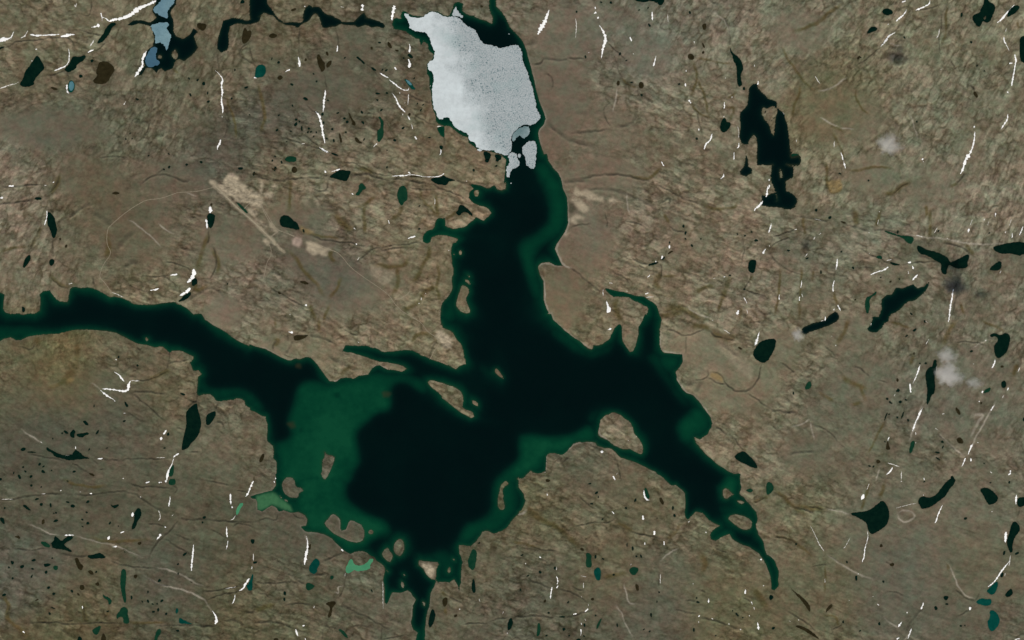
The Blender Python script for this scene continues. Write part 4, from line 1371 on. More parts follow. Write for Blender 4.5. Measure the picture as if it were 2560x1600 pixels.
def worley(x, y, seed=0):
    ix = np.floor(x).astype(np.int64); iy = np.floor(y).astype(np.int64)
    f1 = np.full(x.shape, 9, np.float32); f2 = f1.copy(); cid = np.zeros(x.shape, np.float32)
    for a in (-1, 0, 1):
        for b in (-1, 0, 1):
            px = ix+a+hash2(ix+a, iy+b, seed)*0.9; py = iy+b+hash2(ix+a, iy+b, seed+5)*0.9
            d = np.hypot(x-px, y-py).astype(np.float32)
            n = d < f1
            f2 = np.where(n, f1, np.minimum(f2, d)); cid = np.where(n, hash2(ix+a, iy+b, seed+11), cid); f1 = np.minimum(f1, d)
    return f1, f2, cid
def sstep(a, b, x):
    t = np.clip((x-a)/(b-a), 0, 1); return t*t*(3-2*t)
def blur(a, r, n=2):
    for _ in range(n):
        for ax in (0, 1):
            pw = [(0, 0), (0, 0)]; pw[ax] = (r+1, r)
            c = np.cumsum(np.pad(a, pw, mode='edge').astype(np.float64), axis=ax)
            a = ((c[2*r+1:] - c[:-(2*r+1)]) if ax == 0 else (c[:, 2*r+1:] - c[:, :-(2*r+1)]))/(2*r+1)
    return a.astype(np.float32)
def win(x0, x1, y0, y1):
    i0 = max(0, int((x0-X0)/STEP)); i1 = min(NX, int((x1-X0)/STEP)+2)
    j0 = max(0, int((y0-Y0)/STEP)); j1 = min(NY, int((y1-Y0)/STEP)+2)
    return (slice(j0, max(j0, j1)), slice(i0, max(i0, i1)))
def inside(p, x, y):
    r = np.zeros(x.shape, bool)
    q = np.roll(p, -1, 0)
    for (x1, y1), (x2, y2) in zip(p, q):
        if y1 == y2: continue
        c = ((y1 > y) != (y2 > y)) & (x < (x2-x1)*(y-y1)/(y2-y1)+x1)
        r ^= c
    return r
def segd(x, y, a, b):
    vx, vy = b[0]-a[0], b[1]-a[1]; l = vx*vx+vy*vy+1e-9
    t = np.clip(((x-a[0])*vx+(y-a[1])*vy)/l, 0, 1)
    return np.hypot(x-a[0]-t*vx, y-a[1]-t*vy), t
def chaikin(p, n=2, closed=True):
    for _ in range(n):
        q = np.roll(p, -1, 0) if closed else p[1:]
        a = p if closed else p[:-1]
        m = np.empty((len(a)*2, p.shape[1])); m[0::2] = a*0.75+q*0.25; m[1::2] = a*0.25+q*0.75
        p = m if closed else np.vstack([p[:1], m, p[-1:]])
    return p
def resample(p, d, closed=False):
    if closed: p = np.vstack([p, p[:1]])
    s = np.concatenate([[0], np.cumsum(np.hypot(*np.diff(p[:, :2], axis=0).T))])
    n = max(2, int(round(s[-1]/d))+1)
    t = np.linspace(0, s[-1], n)
    r = np.stack([np.interp(t, s, p[:, k]) for k in range(p.shape[1])], 1)
    return r[:-1] if closed else r

WX = GX + 2.6*fbm(GX, GY, 22, 3, 3); WY = GY + 2.6*fbm(GX, GY, 22, 3, 31)     # gently warped coordinates

# regional ground colour (mean colour of the land there, as seen; turned into albedo below), streak direction, smoothness
REG = [  # x, y, r, g, b
 (150,40,108,99,80),(420,60,104,95,76),(120,180,106,96,77),(420,240,97,90,73),(130,330,90,85,71),(300,330,94,88,72),(560,160,98,89,72),
 (720,60,98,88,70),(800,230,89,82,68),(920,140,90,83,68),(700,320,84,79,68),(980,300,90,82,67),(1080,330,106,93,73),(1150,420,112,98,78),(980,420,104,93,75),
 (1380,60,104,94,79),(1420,180,101,90,76),(1360,290,96,84,70),(1500,260,104,93,77),(1560,80,104,98,84),(1620,150,103,98,85),(1760,60,108,99,84),(1720,250,115,104,86),(1600,330,108,97,80),
 (1850,180,112,102,85),(2000,60,108,101,84),(2100,230,101,92,70),(2060,300,101,91,69),(2250,100,112,103,84),(2400,120,110,103,84),(2400,260,108,102,84),(2200,340,112,103,85),(2520,330,108,100,82),
 (60,450,112,100,84),(220,470,94,84,66),(330,560,90,79,62),(430,470,98,87,72),(560,420,84,79,68),(450,620,103,92,75),(250,640,98,90,72),(100,680,110,99,82),(400,720,108,98,78),(560,560,98,88,72),(560,720,112,100,84),
 (700,440,108,97,76),(800,470,106,95,78),(780,560,100,90,75),(950,500,116,103,84),(1100,470,118,104,84),(780,650,92,84,71),(870,700,88,82,71),(1000,640,112,100,80),(1080,740,112,99,78),(700,760,98,89,74),(950,780,110,98,80),
 (1420,440,104,90,74),(1500,460,106,93,77),(1440,560,106,94,80),(1420,640,104,91,74),(1410,740,102,90,70),(1600,560,110,98,82),(1700,450,108,98,80),(1800,620,116,103,85),(1650,720,113,101,82),(1880,760,116,104,87),(1560,690,112,99,80),
 (2050,460,112,103,84),(2250,440,104,98,80),(2400,480,115,105,88),(2550,480,114,103,86),(2050,640,102,96,80),(2200,620,106,99,83),(2150,720,113,102,84),(2400,740,104,96,80),(2500,700,106,98,82),
 (60,860,100,91,70),(150,880,100,88,58),(180,940,98,86,58),(60,960,90,83,64),(300,880,102,92,72),(420,860,106,96,76),(250,960,88,83,70),(120,1060,80,76,64),(300,1080,86,80,66),(450,980,98,88,68),(540,1080,98,91,74),(600,1020,104,95,77),(100,1160,80,76,63),
 (700,840,112,101,82),(850,860,114,102,82),(1050,830,112,101,80),(760,920,112,100,80),(1440,820,108,96,76),(1700,860,116,106,86),(1850,900,112,102,82),(1780,1020,110,99,80),(1900,1080,112,101,82),(1480,1180,92,86,70),(1560,1080,114,103,84),
 (2000,850,108,99,80),(2080,980,98,92,76),(2200,860,102,95,78),(2150,1080,100,93,76),(2300,1000,98,92,78),(2450,1000,100,94,79),(2400,1120,100,92,76),(2550,900,104,96,80),(2000,1150,98,92,76),
 (100,1260,84,79,64),(300,1260,84,79,64),(500,1260,84,79,63),(100,1400,86,82,70),(260,1440,92,83,64),(400,1440,84,80,68),(500,1380,80,76,61),(200,1560,90,81,60),(420,1560,82,77,61),(600,1500,88,80,60),(620,1380,84,78,62),
 (740,1300,88,82,68),(720,1440,84,79,64),(850,1500,90,84,68),(760,1560,92,84,65),(960,1480,90,84,69),(1100,1500,92,85,68),(1180,1420,94,86,68),(1240,1560,88,82,68),
 (1350,1300,96,88,66),(1480,1280,100,91,72),(1600,1260,102,93,73),(1360,1420,86,81,67),(1500,1420,98,88,68),(1700,1400,92,87,72),(1800,1400,98,89,66),(1400,1540,86,81,66),(1600,1560,88,82,68),(1850,1540,96,88,66),(1880,1340,106,96,78),(1750,1300,100,92,72),
 (2000,1260,104,96,74),(2150,1300,98,92,76),(2350,1280,102,94,78),(2500,1260,102,95,79),(2050,1420,98,90,70),(2250,1420,94,89,75),(2450,1400,96,89,71),(2050,1560,96,88,68),(2250,1560,92,86,72),(2450,1560,94,87,72)]
CX = np.arange(X0, 2560+MARG+40, 16.0); CY = np.arange(Y0, 1600+MARG+40, 16.0); cxx, cyy = np.meshgrid(CX, CY)
def coarse(vals, pts, sig):
    n = vals.shape[1]; out = np.zeros(cxx.shape+(n,)); ws = np.zeros(cxx.shape)+1e-12
    for (px, py), v in zip(pts, vals):
        q = np.exp(-((cxx-px)**2+(cyy-py)**2)/(2*sig*sig))
        ws += q; out += q[..., None]*v
    return out/ws[..., None]
def upsample(c):
    fi = np.clip((GX-X0 + 10*fbm(GX, GY, 60, 3, 77))/16.0, 0, c.shape[1]-1.001); fj = np.clip((GY-Y0+10*fbm(GX, GY, 60, 3, 78))/16.0, 0, c.shape[0]-1.001)
    i = fi.astype(int); j = fj.astype(int); u = (fi-i)[..., None]; v = (fj-j)[..., None]
    return (c[j, i]*(1-u)*(1-v)+c[j, i+1]*u*(1-v)+c[j+1, i]*(1-u)*v+c[j+1, i+1]*u*v).astype(np.float32)
reg = np.array(REG, float)
lin = np.where(reg[:, 2:]/255 <= 0.04045, reg[:, 2:]/255/12.92, ((reg[:, 2:]/255+0.055)/1.055)**2.4)
SOIL = upsample(coarse(lin, reg[:, :2], 62.0))*np.array([.955, 1.02, 1.06], np.float32)
# streak direction in degrees (counter-clockwise, picture upright) and its strength
DIR = [(150,60,-20,.4),(420,60,60,.5),(120,180,20,.4),(420,260,75,.5),(800,80,10,.4),(900,240,-25,.6),(700,360,-8,.9),(1080,340,60,.3),(1420,200,5,.3),(1700,120,60,.4),(1720,260,-40,.5),
 (2000,100,45,.7),(2150,160,45,.9),(2400,100,62,1),(2300,180,62,1),(2450,280,60,.8),(2200,380,40,.5),(2100,280,20,.5),(2520,480,72,1),(2400,520,70,1),(2200,480,50,.7),(2050,480,80,.4),
 (100,460,40,.3),(250,600,20,.3),(450,700,-15,.8),(560,560,-10,.4),(650,420,-6,1),(900,440,-12,.8),(780,520,-8,.5),(950,560,-20,1),(1100,500,-30,1),(1100,700,-20,.6),(800,740,-35,.5),(950,820,-28,1),(700,820,-30,.6),
 (1500,620,-25,.7),(1650,700,-15,.7),(1800,560,-15,.8),(1800,700,-25,.6),(1700,480,-28,.5),(2050,620,20,.8),(2000,700,-35,.6),(2200,600,-25,1),(2150,700,-10,.6),(2400,760,-60,.4),
 (150,880,88,.8),(60,1000,-35,.6),(250,1000,-30,.8),(120,1100,-28,.9),(350,1120,-15,.6),(450,900,-20,.8),(580,1060,-40,.5),(1450,820,-35,.4),(1750,900,-30,.6),(1850,1050,-35,.6),(1480,1150,-40,.7),(1800,760,-30,.8),
 (2100,1000,-40,.5),(2250,950,70,.6),(2400,1000,75,.5),(2350,1150,-38,.7),(2200,1180,-30,.6),(2500,900,60,.5),
 (100,1300,-12,.8),(350,1260,-15,.8),(120,1450,-20,.5),(300,1520,-25,.8),(520,1340,-10,.6),(520,1480,-15,.8),(600,1540,-12,1),(720,1320,-25,.9),(800,1500,-25,1),(960,1480,-22,1),(1100,1560,-15,.7),(1200,1440,-30,.5),
 (1400,1300,-10,.7),(1550,1280,-38,.9),(1650,1320,-28,.8),(1420,1480,-22,.6),(1500,1440,40,.4),(1700,1420,35,.6),(1850,1420,-35,.8),(1800,1540,-18,.6),(2000,1300,-18,.6),(2100,1450,-28,.9),(2300,1420,-22,.8),(2200,1540,-25,.9),(2450,1400,-10,.6),(2450,1540,-15,.9)]
dr = np.array(DIR, float)
v2 = np.stack([np.cos(2*np.radians(dr[:, 2]))*dr[:, 3], np.sin(2*np.radians(dr[:, 2]))*dr[:, 3]], 1)
V = upsample(coarse(v2, dr[:, :2], 95.0))
ANG = 0.5*np.arctan2(V[..., 1], V[..., 0]); ANI = np.clip(np.hypot(V[..., 0], V[..., 1]), 0, 1)
SMO = np.zeros(GX.shape, np.float32)     # smooth gravel plains
for x, y, rx, ry, s in [(1390,250,90,170,.85),(1500,330,110,80,.6),(1420,90,110,90,.7),(1560,60,60,60,.3),(1500,440,120,60,.85),(1450,600,100,110,.85),(1410,740,60,80,.95),(780,640,80,70,.7),(870,720,110,70,.8),(740,540,90,40,.7),(560,600,80,70,.75),(330,560,120,110,.65),
        (230,450,110,70,.6),(120,320,150,50,.9),(430,450,120,60,.6),(220,1000,150,90,.6),(620,600,50,50,.7),(690,880,60,40,.7),(800,880,60,50,.5),(560,780,50,45,.9),(1750,870,90,60,.7),(1840,960,120,80,.75),(1950,880,60,70,.6),(2020,1130,80,70,.6),(2160,970,110,100,.55),(2100,290,110,80,.6),
        (2000,80,80,60,.6),(2180,440,70,60,.7),(2330,470,90,70,.5),(2120,840,80,60,.5),(2350,1330,180,120,.55),(2450,1200,90,60,.4),(2050,1500,120,80,.2),(980,690,50,50,.5),(820,220,120,70,.7),(880,120,60,60,.6),(1620,130,80,60,.5),(560,1240,60,60,.5),(450,1350,70,70,.5),(280,1250,330,200,.5),(130,1080,180,160,.55),(480,1330,260,140,.45),(780,1330,140,90,.45),(480,1150,160,110,.45),(150,1400,160,90,.4),(420,1480,150,80,.4),(2300,1450,250,130,.35),(2100,1100,150,100,.4),(1500,1200,120,60,.3),(2320,1400,300,230,.6),(1980,1480,150,130,.4),(1650,1500,220,130,.4),(2420,1000,150,160,.4),(1000,1520,140,80,.3)]:
    q = win(x-rx*2, x+rx*2, y-ry*2, y+ry*2)
    SMO[q] = np.maximum(SMO[q], s*(1-sstep(.55, 1.25, np.hypot((WX[q]-x)/rx, (WY[q]-y)/ry))))

# ------------------------------------------------------------------ fine relief: fracture blocks and streaks
NSM = 1-SMO
rng = np.random.default_rng(5)
def lic(length, seed, scale):
    n = np.random.default_rng(seed).standard_normal(GX.shape).astype(np.float32)
    if scale: n = blur(n, scale, 1); n /= n.std()
    J, I = np.mgrid[0:NY, 0:NX].astype(np.float32)
    c, s = np.cos(ANG)*ANI.clip(.25, 1), -np.sin(ANG)*ANI.clip(.25, 1)
    acc = np.zeros(GX.shape, np.float32)
    for k in range(-length, length+1):
        ii = np.clip(np.rint(I+c*k*1.0), 0, NX-1).astype(np.int32); jj = np.clip(np.rint(J+s*k*1.0), 0, NY-1).astype(np.int32)
        acc += n[jj, ii]
    return acc/acc.std()
LIC1 = lic(7, 1, 0); LIC2 = lic(16, 2, 1)
def crackle(deg, size, elong, seed):
    a = np.radians(deg); u = (WX*np.cos(a) - WY*np.sin(a))/(size*elong); v = (WX*np.sin(a) + WY*np.cos(a))/size
    u = u + 0.35*fbm(WX, WY, 30, 2, seed+40); v = v + 0.35*fbm(WX, WY, 30, 2, seed+50)
    f1, f2, cid = worley(u, v, seed)
    return f2-f1, cid
wA = sstep(-.2, .6, np.cos(2*(ANG-np.radians(-22)))); wB = sstep(-.2, .6, np.cos(2*(ANG-np.radians(62))))
cA, iA = crackle(-22, 8.5, 2.0, 9); cB, iB = crackle(62, 8.5, 2.0, 19); cC, iC = crackle(10, 24, 1.3, 29)
cE, iE = crackle(-28, 20, 1.7, 39); cF, iF = crackle(58, 20, 1.7, 49)
ws = wA+wB+.15
crA = ((1-sstep(0, .26, cA))*wA + (1-sstep(0, .26, cB))*wB)/ws
cid = (iA*wA+iB*wB+.5*.15)/ws
crE = ((1-sstep(.04, .42, cE))*wA + (1-sstep(.04, .42, cF))*wB)/ws; crE = crE*np.clip(.75+.9*fbm(GX, GY, 55, 3, 161), .1, 1.15)
cie = (iE*wA+iF*wB+.5*.15)/ws
crC = 1-sstep(0, .14, cC)
MID = fbm(WX, WY, 70, 5, 71, .55); FINE = fbm(GX, GY, 9, 3, 81); BIG = fbm(GX, GY, 420, 3, 91)
FBM2 = fbm(GX+9*MID, GY+9*FINE, 150, 6, 61, .58)
FILL = sstep(-.02, .34, FBM2 + .25*MID)                       # smooth peat and gravel between the outcrops
FILL = np.maximum(FILL*.9, SMO)
NSM = (1-SMO)*(1-.62*FILL)
patch = 1-FILL
RID = 1-np.abs(fbm(WX, WY, 48, 4, 101))*2.2                   # winding drainage threads
RID2 = 1-np.abs(fbm(GX+6*FINE, GY+6*MID, 120, 5, 131, .55))*2.2
LIC3 = lic(34, 4, 1)
crk = sstep(1.7, 2.7, LIC3)*sstep(.25, .7, ANI)            # long straight fractures
drain = np.maximum(sstep(.80, .98, RID)*.7, sstep(.88, .99, RID2))

# ------------------------------------------------------------------ traced line masks
GUL = np.zeros(GX.shape, np.float32); OLI = GUL.copy(); PAL = GUL.copy(); TAN = GUL.copy(); KEEP = GUL.copy(); MINT = GUL.copy(); OCH = GUL.copy(); DRK = GUL.copy(); PNK = GUL.copy(); SHO = GUL.copy(); RDG = GUL.copy(); WEE = GUL.copy()
def stroke(dst, pts, half, soft, amp, xs=WX, ys=WY, fade=False):
    amp0 = amp; ln = np.concatenate([[0], np.cumsum(np.hypot(*np.diff(pts[:, :2], axis=0).T))])
    if fade: pts = resample(pts, 5.0); ln = np.arange(len(pts))*5.0
    for n_, (a, b) in enumerate(zip(pts[:-1], pts[1:])):
        if fade: amp = amp0*min(1, .1+(min(ln[n_], ln[-1]-ln[n_+1])+2.5)/max(8.0, .18*ln[-1]))
        ha = half if np.isscalar(half) else 0
        pad = (half if np.isscalar(half) else half.max())+soft+6
        q = win(min(a[0], b[0])-pad, max(a[0], b[0])+pad, min(a[1], b[1])-pad, max(a[1], b[1])+pad)
        if dst[q].size == 0: continue
        d, t = segd(xs[q], ys[q], a, b)
        dst[q] = np.maximum(dst[q], amp*(1-sstep(half, half+soft, d)))
for k, hd, a, s in items:
    if k in 'GOT':
        wv = float(hd[0])/s; a = chaikin(a, 2, False)
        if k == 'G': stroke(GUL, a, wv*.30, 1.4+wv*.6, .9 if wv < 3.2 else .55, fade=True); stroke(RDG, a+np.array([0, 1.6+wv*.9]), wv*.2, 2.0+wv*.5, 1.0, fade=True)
        if k == 'O': stroke(OLI, a, wv*.3, 2.0+wv*1.0, .85, fade=True)
        if k == 'T': stroke(PAL, a, wv*.32, 1.2+wv*.5, .66, fade=True)
    elif k == 'S':
        stroke(KEEP, a, a[:, 2].mean()*.5+1.5, 3, 1)
    elif k == 'R':
        stroke(KEEP, a, float(hd[0])/s*.5+2, 4, 1)
        if hd[1] == 'airstrip2': stroke(TAN, a, 2.2, 2.2, .55)
        if hd[1] == 'airstrip': stroke(TAN, a, 3.2, 3.0, .5)
    elif k == 'A':
        q = win(a[:, 0].min()-8, a[:, 0].max()+8, a[:, 1].min()-8, a[:, 1].max()+8)
        m = blur(inside(a, WX[q]+1.6*FINE[q], WY[q]+1.6*MID[q]).astype(np.float32), 1, 2)*np.clip(1.0+.3*FINE[q], .5, 1.1)
        dst = {'shoal': SHO, 'weed': WEE, 'ochre': OCH, 'mint': MINT, 'dark': DRK, 'mud': OLI, 'olive': OLI, 'pink': PNK}.get(hd[0], TAN)
        amp = {'tan': .85, 'tan2': .92, 'sand': .8, 'sand2': .95, 'rock': .28, 'pinkrock': .7, 'pink': .9, 'mint': 1, 'dark': .7, 'olive': .8, 'shoal': .8, 'weed': .6, 'ochre': .75}.get(hd[0], .6)
        dst[q] = np.maximum(dst[q], m*amp)

VARY = np.clip(.90+.6*fbm(GX, GY, 34, 3, 141), .35, 1.15)        # traced lines fade in and out
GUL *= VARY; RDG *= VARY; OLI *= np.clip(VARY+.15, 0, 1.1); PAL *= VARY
# ------------------------------------------------------------------ water bodies
def push(p):
    p = p.copy()
    p[:, 0] = np.where(p[:, 0] < -10, -90, np.where(p[:, 0] > 2570, 2650, p[:, 0])); p[:, 1] = np.where(p[:, 1] < -5, -90, np.where(p[:, 1] > 1605, 1690, p[:, 1]))
    return p
groups = {}; ponds = []
islands = [(hd[0], chaikin(a, 1)) for k, hd, a, s in kind('I')]
for k, hd, a, s in kind('P'):
    if hd[0] == 'pond':
        ponds.append((hd[1], a))
    else: groups.setdefault(hd[0], []).append(push(a))
ponds_px = [(c, chaikin(a, 2)) for c, a in ponds]
def group_sd(polys, isl, reach):
    x0 = max(X0, min(p[:, 0].min() for p in polys)-reach); x1 = min(gx[-1], max(p[:, 0].max() for p in polys)+reach)
    y0 = max(Y0, min(p[:, 1].min() for p in polys)-reach); y1 = min(gy[-1], max(p[:, 1].max() for p in polys)+reach)
    q = win(x0, x1, y0, y1); x, y = GX[q], GY[q]
    m = np.zeros(x.shape, bool)
    for p in polys: m |= inside(p, x, y)
    for p in isl: m &= ~inside(p, x, y)
    D = np.full(x.shape, reach, np.float32)
    for n, p in enumerate(list(polys)+list(isl)):
        r = resample(p, 8.0, True); r2 = np.roll(r, -1, 0); mid = (r+r2)/2
        drop = np.zeros(len(r), bool)
        for n2, p2 in enumerate(polys):
            if n2 != n and n < len(polys): drop |= inside(p2, mid[:, 0], mid[:, 1])
        for a, b, dd in zip(r, r2, drop):
            if dd: continue
            i0 = max(0, int((min(a[0], b[0])-reach-x[0, 0])/STEP)); i1 = int((max(a[0], b[0])+reach-x[0, 0])/STEP)+2
            j0 = max(0, int((min(a[1], b[1])-reach-y[0, 0])/STEP)); j1 = int((max(a[1], b[1])+reach-y[0, 0])/STEP)+2
            if i1 <= 0 or j1 <= 0: continue
            s_ = (slice(j0, j1), slice(i0, i1))
            if D[s_].size == 0: continue
            d, _ = segd(x[s_], y[s_], a, b); D[s_] = np.minimum(D[s_], d)
    return q, np.where(m, -D, D)
H = 9 + 16*BIG + 7*MID
FAR = np.full(GX.shape, 90, np.float32)
gsd = {}
for g, polys in groups.items():
    gsd[g] = group_sd(polys, [p for n, p in islands if n == g], 80 if g == 'lake' else 34)
q, s_ = gsd['lake']; FAR[q] = np.abs(s_)
H = np.maximum(4+.12*FAR, H*(sstep(0, 70, FAR)*.8+.2)+5+.08*FAR)
rough = (NSM*.8+.35)
H = H + NSM*(1.0*LIC1*ANI + 1.1*LIC2*ANI + 1.5*FINE - 3.2*crA - 4.0*crE + 3.2*(cid-.5) + 4.0*(cie-.5)) + .45*(1-NSM)*FINE - 2.5*drain*(.35+.65*NSM) + 2.5*MID - 3.0*crk*(.4+.6*NSM) + 1.2*LIC2*ANI*SMO*.5
H = H*(1-KEEP) + blur(H, 3, 2)*KEEP
H = H - 5.0*GUL - 2.0*OLI + 3.5*RDG*(1-GUL)
LAKED = np.full(GX.shape, 60, np.float32)
WATER = np.full(GX.shape, 60, np.float32)      # signed distance to any water
levels = {}
shore_n = (1.9*fbm(GX, GY, 17, 3, 200) + 1.0*LIC1*.5)*rough
for g, (q, sd) in gsd.items():
    sdn = sd + np.where(np.abs(sd) < 14, shore_n[q]*.75, 0)
    if g == 'lake': L = 0.0
    else:
        m = (sd > 0) & (sd < 6); L = float(np.percentile(H[q][m], 35)) if m.any() else 5.0
    levels[g] = L; gsd[g] = (q, sdn)
    bank = np.where(sdn < 0, L + np.maximum(.35*sdn, -9), L + .22*sdn)
    t = sstep(0, 16, sdn)
    H[q] = np.where(sdn < 0, bank, bank*(1-t)+np.maximum(H[q], L+.6)*t)
    WATER[q] = np.minimum(WATER[q], sdn)
    if g == 'lake': LAKED[q] = np.minimum(LAKED[q], sdn)
for n, p in islands:                            # small rocks in a pond stand above its water
    if n == 'pond':
        q = win(p[:, 0].min()-2, p[:, 0].max()+2, p[:, 1].min()-2, p[:, 1].max()+2)
pond_lv = []
def sink(p, rim=1.3, out=8.0):
    q = win(p[:, 0].min()-out-2, p[:, 0].max()+out+2, p[:, 1].min()-out-2, p[:, 1].max()+out+2)
    x, y = GX[q], GY[q]
    D = np.full(x.shape, 60, np.float32)
    for a, b in zip(p, np.roll(p, -1, 0)):
        d, _ = segd(x, y, a, b); D = np.minimum(D, d)
    sd = np.where(inside(p, x, y), -D, D)
    h = H[q]; m = sd < 3
    if not m.any(): return 0.0
    L = float(np.percentile(h[m], 30))
    t = sstep(rim, out, sd)
    H[q] = np.where(sd < rim, L-.5-np.clip(-sd*.25, 0, 4), (L-.1)*(1-t)+h*t)
    WATER[q] = np.minimum(WATER[q], sd)
    return L
for n, (c, p) in enumerate(ponds_px): pond_lv.append(sink(p))
specks = []
for k, hd, a, s in kind('D'):
    for x, y, r in a:
        if not (-20 < x < 2580 and -20 < y < 1620): continue
        rr = np.random.default_rng(int(x*31+y*17)); n = 9; th = np.arange(n)/n*6.2832
        e = 1+.5*rr.random(); ph = rr.random()*3.14; rad = r*(.75+.5*rr.random(n))
        u = np.cos(th)*rad*e; v = np.sin(th)*rad/e
        p = chaikin(np.stack([x+u*np.cos(ph)-v*np.sin(ph), y+u*np.sin(ph)+v*np.cos(ph)], 1), 1)
        specks.append((p, sink(p, 1.0, 4.0)))
print('raster', round(time.time()-T0, 1))

for n, p in islands:
    if n == 'pond':
        q = win(p[:, 0].min()-2, p[:, 0].max()+2, p[:, 1].min()-2, p[:, 1].max()+2)
        H[q] = np.where(inside(p, GX[q], GY[q]), H[q]+6, H[q])
hollow = np.clip(.5*crk + .42*crA*NSM + .85*crE*(.25+.75*NSM)*(1-.7*SMO) + .55*drain*(.45+.55*NSM) + .30*FILL*(1-SMO) + .3*sstep(.1, .9, -MID), 0, 1)
rock = np.clip(NSM*(.75*sstep(.5, 1, cid)*(1-crA) + .75*sstep(.25, 1, cie)*(1-crE) + .2*sstep(.2, 1.2, LIC2*ANI)) + .25*sstep(.2, .9, MID)*(1-.5*SMO) + .35*RDG*(1-GUL), 0, 1)  # RDG term paints the sunlit south rims of gullies paler
streak = NSM*(.50*LIC1*(ANI+.25) + .50*LIC2*ANI + 1.0*(cid-.5) + 1.3*(cie-.5) - .4*crA - .8*crE) + FINE*.55*(.35+.65*NSM) + .5*MID + (1-NSM)*ANI*(.45*LIC2+.25*LIC1)
shore = np.where(LAKED > 0, np.exp(-np.clip(LAKED-1.5, 0, 99)/1.5), 1)*.9*np.clip(.6+.8*fbm(GX, GY, 90, 2, 151), 0, 1)
wet = np.where(WATER > 0, np.exp(-WATER/5)*.22, .9)*(1-SMO*.4)
ILL = 0.93                                   # mean light on level ground, used to turn seen colour into albedo
ALB = np.clip(SOIL/ILL, 0, 1)

def w3(p, z): return np.stack([(p[:, 0]-1280)*M_PER_PX, (800-p[:, 1])*M_PER_PX, z], 1)
def hz(p):
    fi = np.clip((p[:, 0]-X0)/STEP, 0, NX-1.001); fj = np.clip((p[:, 1]-Y0)/STEP, 0, NY-1.001)
    i = fi.astype(int); j = fj.astype(int); u = fi-i; v = fj-j
    return H[j, i]*(1-u)*(1-v)+H[j, i+1]*u*(1-v)+H[j+1, i]*(1-u)*v+H[j+1, i+1]*u*v
def mesh(name, co, faces, mat, smooth=True, attrs=None):
    co = np.ascontiguousarray(co, np.float32); faces = np.asarray(faces, np.int32); k = faces.shape[1]
    me = bpy.data.meshes.new(name); me.vertices.add(len(co)); me.vertices.foreach_set('co', co.ravel())
    me.loops.add(faces.size); me.loops.foreach_set('vertex_index', faces.ravel())
    me.polygons.add(len(faces)); me.polygons.foreach_set('loop_start', np.arange(0, faces.size, k, dtype=np.int32))
    me.polygons.foreach_set('use_smooth', np.full(len(faces), smooth))
    for an, v in (attrs or {}).items():
        v = np.ascontiguousarray(v, np.float32)
        if v.ndim == 1: a = me.attributes.new(an, 'FLOAT', 'POINT'); a.data.foreach_set('value', v)
        else:
            if v.shape[1] == 3: v = np.hstack([v, np.ones((len(v), 1), np.float32)])
            a = me.attributes.new(an, 'FLOAT_COLOR', 'POINT'); a.data.foreach_set('color', np.ascontiguousarray(v, np.float32).ravel())
    me.update(calc_edges=True); me.validate()
    me.materials.append(mat)
    o = bpy.data.objects.new(name, me); COL.objects.link(o)
    return o
def tag(o, label, cat, group=None, kind_=None):
    o['label'] = label; o['category'] = cat
    if group: o['group'] = group
    if kind_: o['kind'] = kind_
    return o

# ------------------------------------------------------------------ materials
class NT:
    def __init__(s, name):
        s.m = bpy.data.materials.new(name); s.m.use_nodes = True; s.t = s.m.node_tree; s.b = s.t.nodes['Principled BSDF']
    def n(s, typ, **kw):
        x = s.t.nodes.new(typ)
        for k, v in kw.items(): setattr(x, k, v)
        return x
    def put(s, sock, v):
        if hasattr(v, 'is_linked'): s.t.links.new(v, sock)
        elif isinstance(v, (tuple, list)): sock.default_value = tuple(v)+((1,) if len(v) == 3 and len(sock.default_value) == 4 else ())
        else: sock.default_value = v
    def attr(s, name): return s.n('ShaderNodeAttribute', attribute_name=name)
    def sep(s, c):
        x = s.n('ShaderNodeSeparateColor'); s.put(x.inputs[0], c); return x.outputs
    def math(s, op, a, b=0.0, clamp=False):
        x = s.n('ShaderNodeMath', operation=op, use_clamp=clamp); s.put(x.inputs[0], a); s.put(x.inputs[1], b); return x.outputs[0]
    def mix(s, f, a, b, blend='MIX'):
        x = s.n('ShaderNodeMix', data_type='RGBA', blend_type=blend); s.put(x.inputs[0], f); s.put(x.inputs[6], a); s.put(x.inputs[7], b); return x.outputs[2]
    def pos(s): return s.n('ShaderNodeNewGeometry').outputs['Position']
    def noise(s, scale, detail=3.0, rough=.5):
        x = s.n('ShaderNodeTexNoise'); s.put(x.inputs['Vector'], s.pos()); x.inputs['Scale'].default_value = scale; x.inputs['Detail'].default_value = detail; x.inputs['Roughness'].default_value = rough
        return x.outputs[0]
    def ramp(s, v, stops):
        x = s.n('ShaderNodeValToRGB'); s.put(x.inputs[0], v); e = x.color_ramp.elements
        while len(e) < len(stops): e.new(.5)
        for el, (p, c) in zip(e, stops): el.position = p; el.color = tuple(c)+(1,) if len(c) == 3 else c
        return x.outputs[0]
    def rng(s, v, a, b, c, d):
        x = s.n('ShaderNodeMapRange'); s.put(x.inputs[0], v)
        for k, q in zip((1, 2, 3, 4), (a, b, c, d)): x.inputs[k].default_value = q
        return x.outputs[0]
    def done(s, col, rough=.95, spec=.0):
        s.put(s.b.inputs['Base Color'], col); s.put(s.b.inputs['Roughness'], rough); s.b.inputs['Specular IOR Level'].default_value = spec
        return s.m
kc = lambda *c: tuple(.8*x for x in c)
